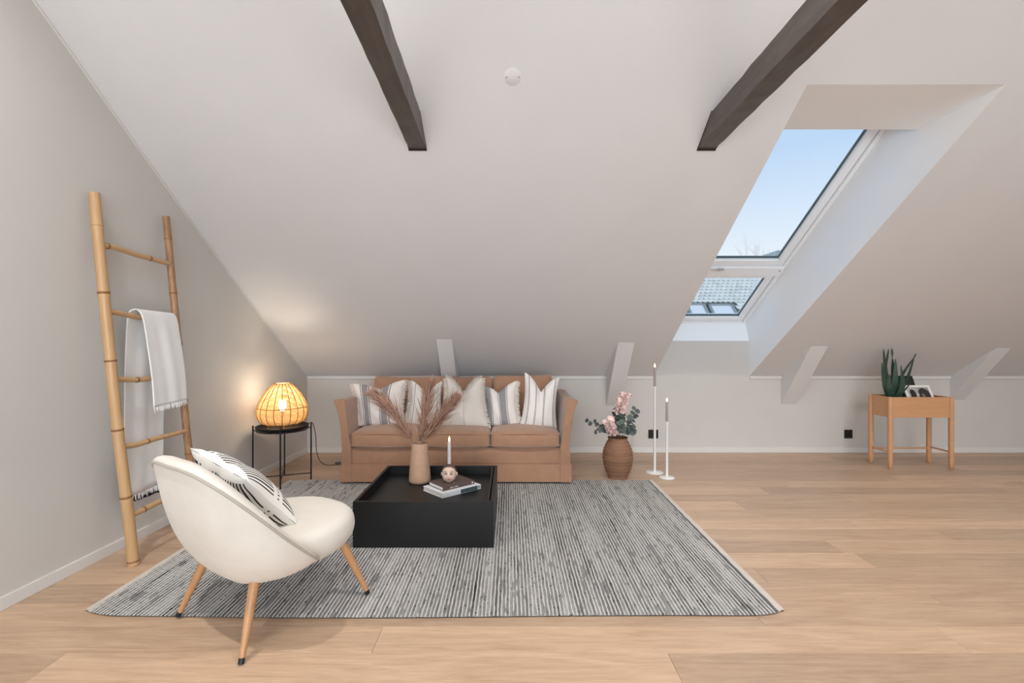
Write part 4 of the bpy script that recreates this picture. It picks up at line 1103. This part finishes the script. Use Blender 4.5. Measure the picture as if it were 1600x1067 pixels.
def blob(cx_, cy_, rx, ry):
    q = math_n(nt, 'ADD', math_n(nt, 'POWER', math_n(nt, 'DIVIDE', math_n(nt, 'SUBTRACT', u, cx_), rx), 2), math_n(nt, 'POWER', math_n(nt, 'DIVIDE', math_n(nt, 'SUBTRACT', v, cy_), ry), 2))
    return math_n(nt, 'LESS_THAN', math_n(nt, 'ADD', q, math_n(nt, 'MULTIPLY', f, .8)), 1.35)
col = ramp(nt, f, [(.35, S2L((168, 164, 160))), (.65, S2L((192, 188, 184)))])
col = mixc(nt, math_n(nt, 'GREATER_THAN', u, .52), col, S2L((150, 147, 144)))
for bl, c_ in ((blob(.24, .62, .14, .26), (46, 42, 42)), (blob(.22, .25, .15, .4), (40, 38, 38)), (blob(.74, .55, .26, .42), (50, 46, 45)), (blob(.68, .52, .07, .11), (120, 112, 108))):
    col = mixc(nt, bl, col, S2L(c_))
nt.links.new(col, bb.inputs['Base Color']); bb.inputs['Roughness'].default_value = .25
photo_frame('photo_frame', 'white picture frame with black and white photo standing in the oak planter', 3.915, 4.178, .6008, .225, 4.745, .50, .022, WHITEM, pmx)
photo_frame('photo_frame', 'plain black picture frame between the aloe and the white frame', 3.835, 4.06, .6008, .312, 4.79, .40, .02, PLASTIC, PLASTIC)

# ------------------------------------------------------------------ outside, seen through the roof window
TILEM = [plain('pale_slate_%d' % k, c_, .7, .12, 10) for k, c_ in enumerate(((238, 238, 232), (228, 230, 225), (246, 244, 238)))]
nb = thing('neighbour_house', 'house opposite with pale fish-scale tiled roof, outside the lower skylight pane', 'house', (8.0, 17.0, -3))
RS = math.radians(42); rd = Vector((0, math.cos(RS), math.sin(RS))); rnm = Vector((0, -math.sin(RS), math.cos(RS))); r0 = Vector((0, 16.6, 1.55))
def rp_(x, s, d=0): return Vector((x, r0.y, r0.z))+rd*s+rnm*d
m = MB(); m.hexa([rp_(0, -7, -.3), rp_(17, -7, -.3), rp_(17, 4.3, -.3), rp_(0, 4.3, -.3), rp_(0, -7, -.01), rp_(17, -7, -.01), rp_(17, 4.3, -.01), rp_(0, 4.3, -.01)])
m.build('roof_deck', plain('roof_deck', (120, 124, 124), .9), nb, smooth=0)
m = MB(); m.hexa([rp_(0, -6.8, -.31), rp_(17, -6.8, -.31), Vector((17, 23, -3)), Vector((0, 23, -3)), rp_(0, 4.2, -.31), rp_(17, 4.2, -.31), Vector((17, 23, 2.9)), Vector((0, 23, 2.9))]); m.build('house_wall', plain('render_wall', (206, 202, 196), .9), nb, smooth=0)
tw, te = .185, .195
tv = [(-tw/2, te*1.25, .0), (tw/2, te*1.25, .0), (tw/2, te*.35, .030), (tw*.30, te*.06, .044), (0, -.02, .048), (-tw*.30, te*.06, .044), (-tw/2, te*.35, .030),
      (tw/2, te*.35, .0), (tw*.30, te*.06, .0), (0, -.02, .0), (-tw*.30, te*.06, .0), (-tw/2, te*.35, .0)]
tf = [(0, 6, 5, 4, 3, 2, 1), (2, 3, 8, 7), (3, 4, 9, 8), (4, 5, 10, 9), (5, 6, 11, 10)]
TMs = []
for mt in TILEM:
    me = bpy.data.meshes.new('tile'); me.from_pydata(tv, [], [tuple(reversed(q)) for q in tf]); me.materials.append(mt); TMs.append(me)
RM = Matrix((Vector((1, 0, 0)), rd, rnm)).transposed().to_4x4(); tr_ = random.Random(8)
rest = MB(); NT = 0
wins = ((6.35, 7.05, .35, 1.45), (7.15, 8.05, .35, 1.42))
for j in range(-6, 22):
    for k in range(0, 90):
        x = .1+k*tw+(tw/2 if j % 2 else 0); s = j*te
        if any(a-.1 < x < b_+.1 and c_-.15 < s < d_+.02 for a, b_, c_, d_ in wins) or x > 16.9: continue
        inview = 5.9 < x < 9.4 and 0 <= j <= 14
        if inview and NT < 290:
            NT += 1; link_copy(tr_.choice(TMs), 'tile', nb, Matrix.Translation(rp_(x, s, .005+.008)) @ RM @ Matrix.Rotation(-.06, 4, 'X'))
        else: rest.add([rp_(x, s, .013) + rd*q[1] + rnm*q[2] + Vector((q[0], 0, 0)) for q in tv], [tuple(reversed(q)) for q in tf])
stuff(rest.build('roof_tiles', TILEM[0], nb, smooth=0, recalc=False))
for a, b_, c_, d_ in wins:
    fr_ = MB()
    for (xa, xb, sa_, sb) in ((a, a+.09, c_, d_), (b_-.09, b_, c_, d_), (a, b_, c_, c_+.08), (a, b_, d_-.08, d_)):
        fr_.hexa([rp_(xa, sa_, 0), rp_(xb, sa_, 0), rp_(xb, sb, 0), rp_(xa, sb, 0), rp_(xa, sa_, .09), rp_(xb, sa_, .09), rp_(xb, sb, .09), rp_(xa, sb, .09)])
    fo = fr_.build('roof_window', plain('zinc_frame', (150, 156, 156), .5), nb, smooth=0)
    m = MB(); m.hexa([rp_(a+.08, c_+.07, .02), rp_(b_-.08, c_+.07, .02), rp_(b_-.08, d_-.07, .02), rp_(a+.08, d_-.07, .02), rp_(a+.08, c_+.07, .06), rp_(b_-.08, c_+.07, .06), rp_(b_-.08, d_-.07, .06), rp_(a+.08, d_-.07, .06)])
    m.build('pane', plain('sky_reflecting_pane', (236, 240, 242), .15), fo, smooth=0)  # white base colour stands in for the reflected sky
hb = thing('distant_house', 'distant grey-green house with low roof seen through the upper skylight pane', 'building', (24, 44, -6))
m = MB(); m.span((22.6, 42, -6), (34, 52, 8.55)); m.build('wall', plain('far_wall', (168, 182, 180), .9), hb, smooth=0)
m = MB(); m.add([(22.3, 41.7, 8.55), (34.3, 41.7, 8.55), (34.3, 52.3, 8.55), (22.3, 52.3, 8.55), (24.2, 44, 9.35), (33, 44, 9.35), (33, 50, 9.35), (24.2, 50, 9.35)], [(0, 1, 5, 4), (1, 2, 6, 5), (2, 3, 7, 6), (3, 0, 4, 7), (4, 5, 6, 7), (0, 3, 2, 1)]); m.build('roof', plain('far_roof', (150, 168, 166), .9), hb, smooth=0)
BARK = plain('pale_bark', (214, 212, 210), .9)
def tree(label, x, y, top, seed):
    r_ = random.Random(seed); root = thing('bare_tree', label, 'tree', (x, y, -6), 'bare trees beyond the house opposite')
    m = MB(); m.tube([(x, y, -6), (x+.2, y, 1), (x, y, 5.5)], [.28, .2, .12], 8); m.build('trunk', BARK, root)
    m = MB()
    def br(p, d, L, rad, dep):
        q = p+d*L; m.tube([p, vl(p, q, .5)+Vector((r_.uniform(-.05, .05)*L, 0, .03*L)), q], [rad, rad*.8, rad*.6], 5, caps=False)
        if dep == 0: return
        for k in range(3):
            d2 = (d+Vector((r_.uniform(-.6, .6), r_.uniform(-.5, .5), r_.uniform(-.1, .5)))).normalized(); br(vl(p, q, r_.uniform(.45, 1)), d2, L*r_.uniform(.6, .85), rad*.6, dep-1)
    for k in range(5):
        br(Vector((x, y, r_.uniform(3.5, 5.4))), Vector((r_.uniform(-.7, .7), r_.uniform(-.5, .5), 1)).normalized(), top*.24, .032, 3)
    stuff(m.build('branches', BARK, root, smooth=0, recalc=False))
tree('bare pale tree seen through the skylight, next to the distant house', 19.2, 38, 8.6, 1)
tree('bare pale tree seen through the skylight, farther from the distant house', 20.4, 50, 9.6, 2)
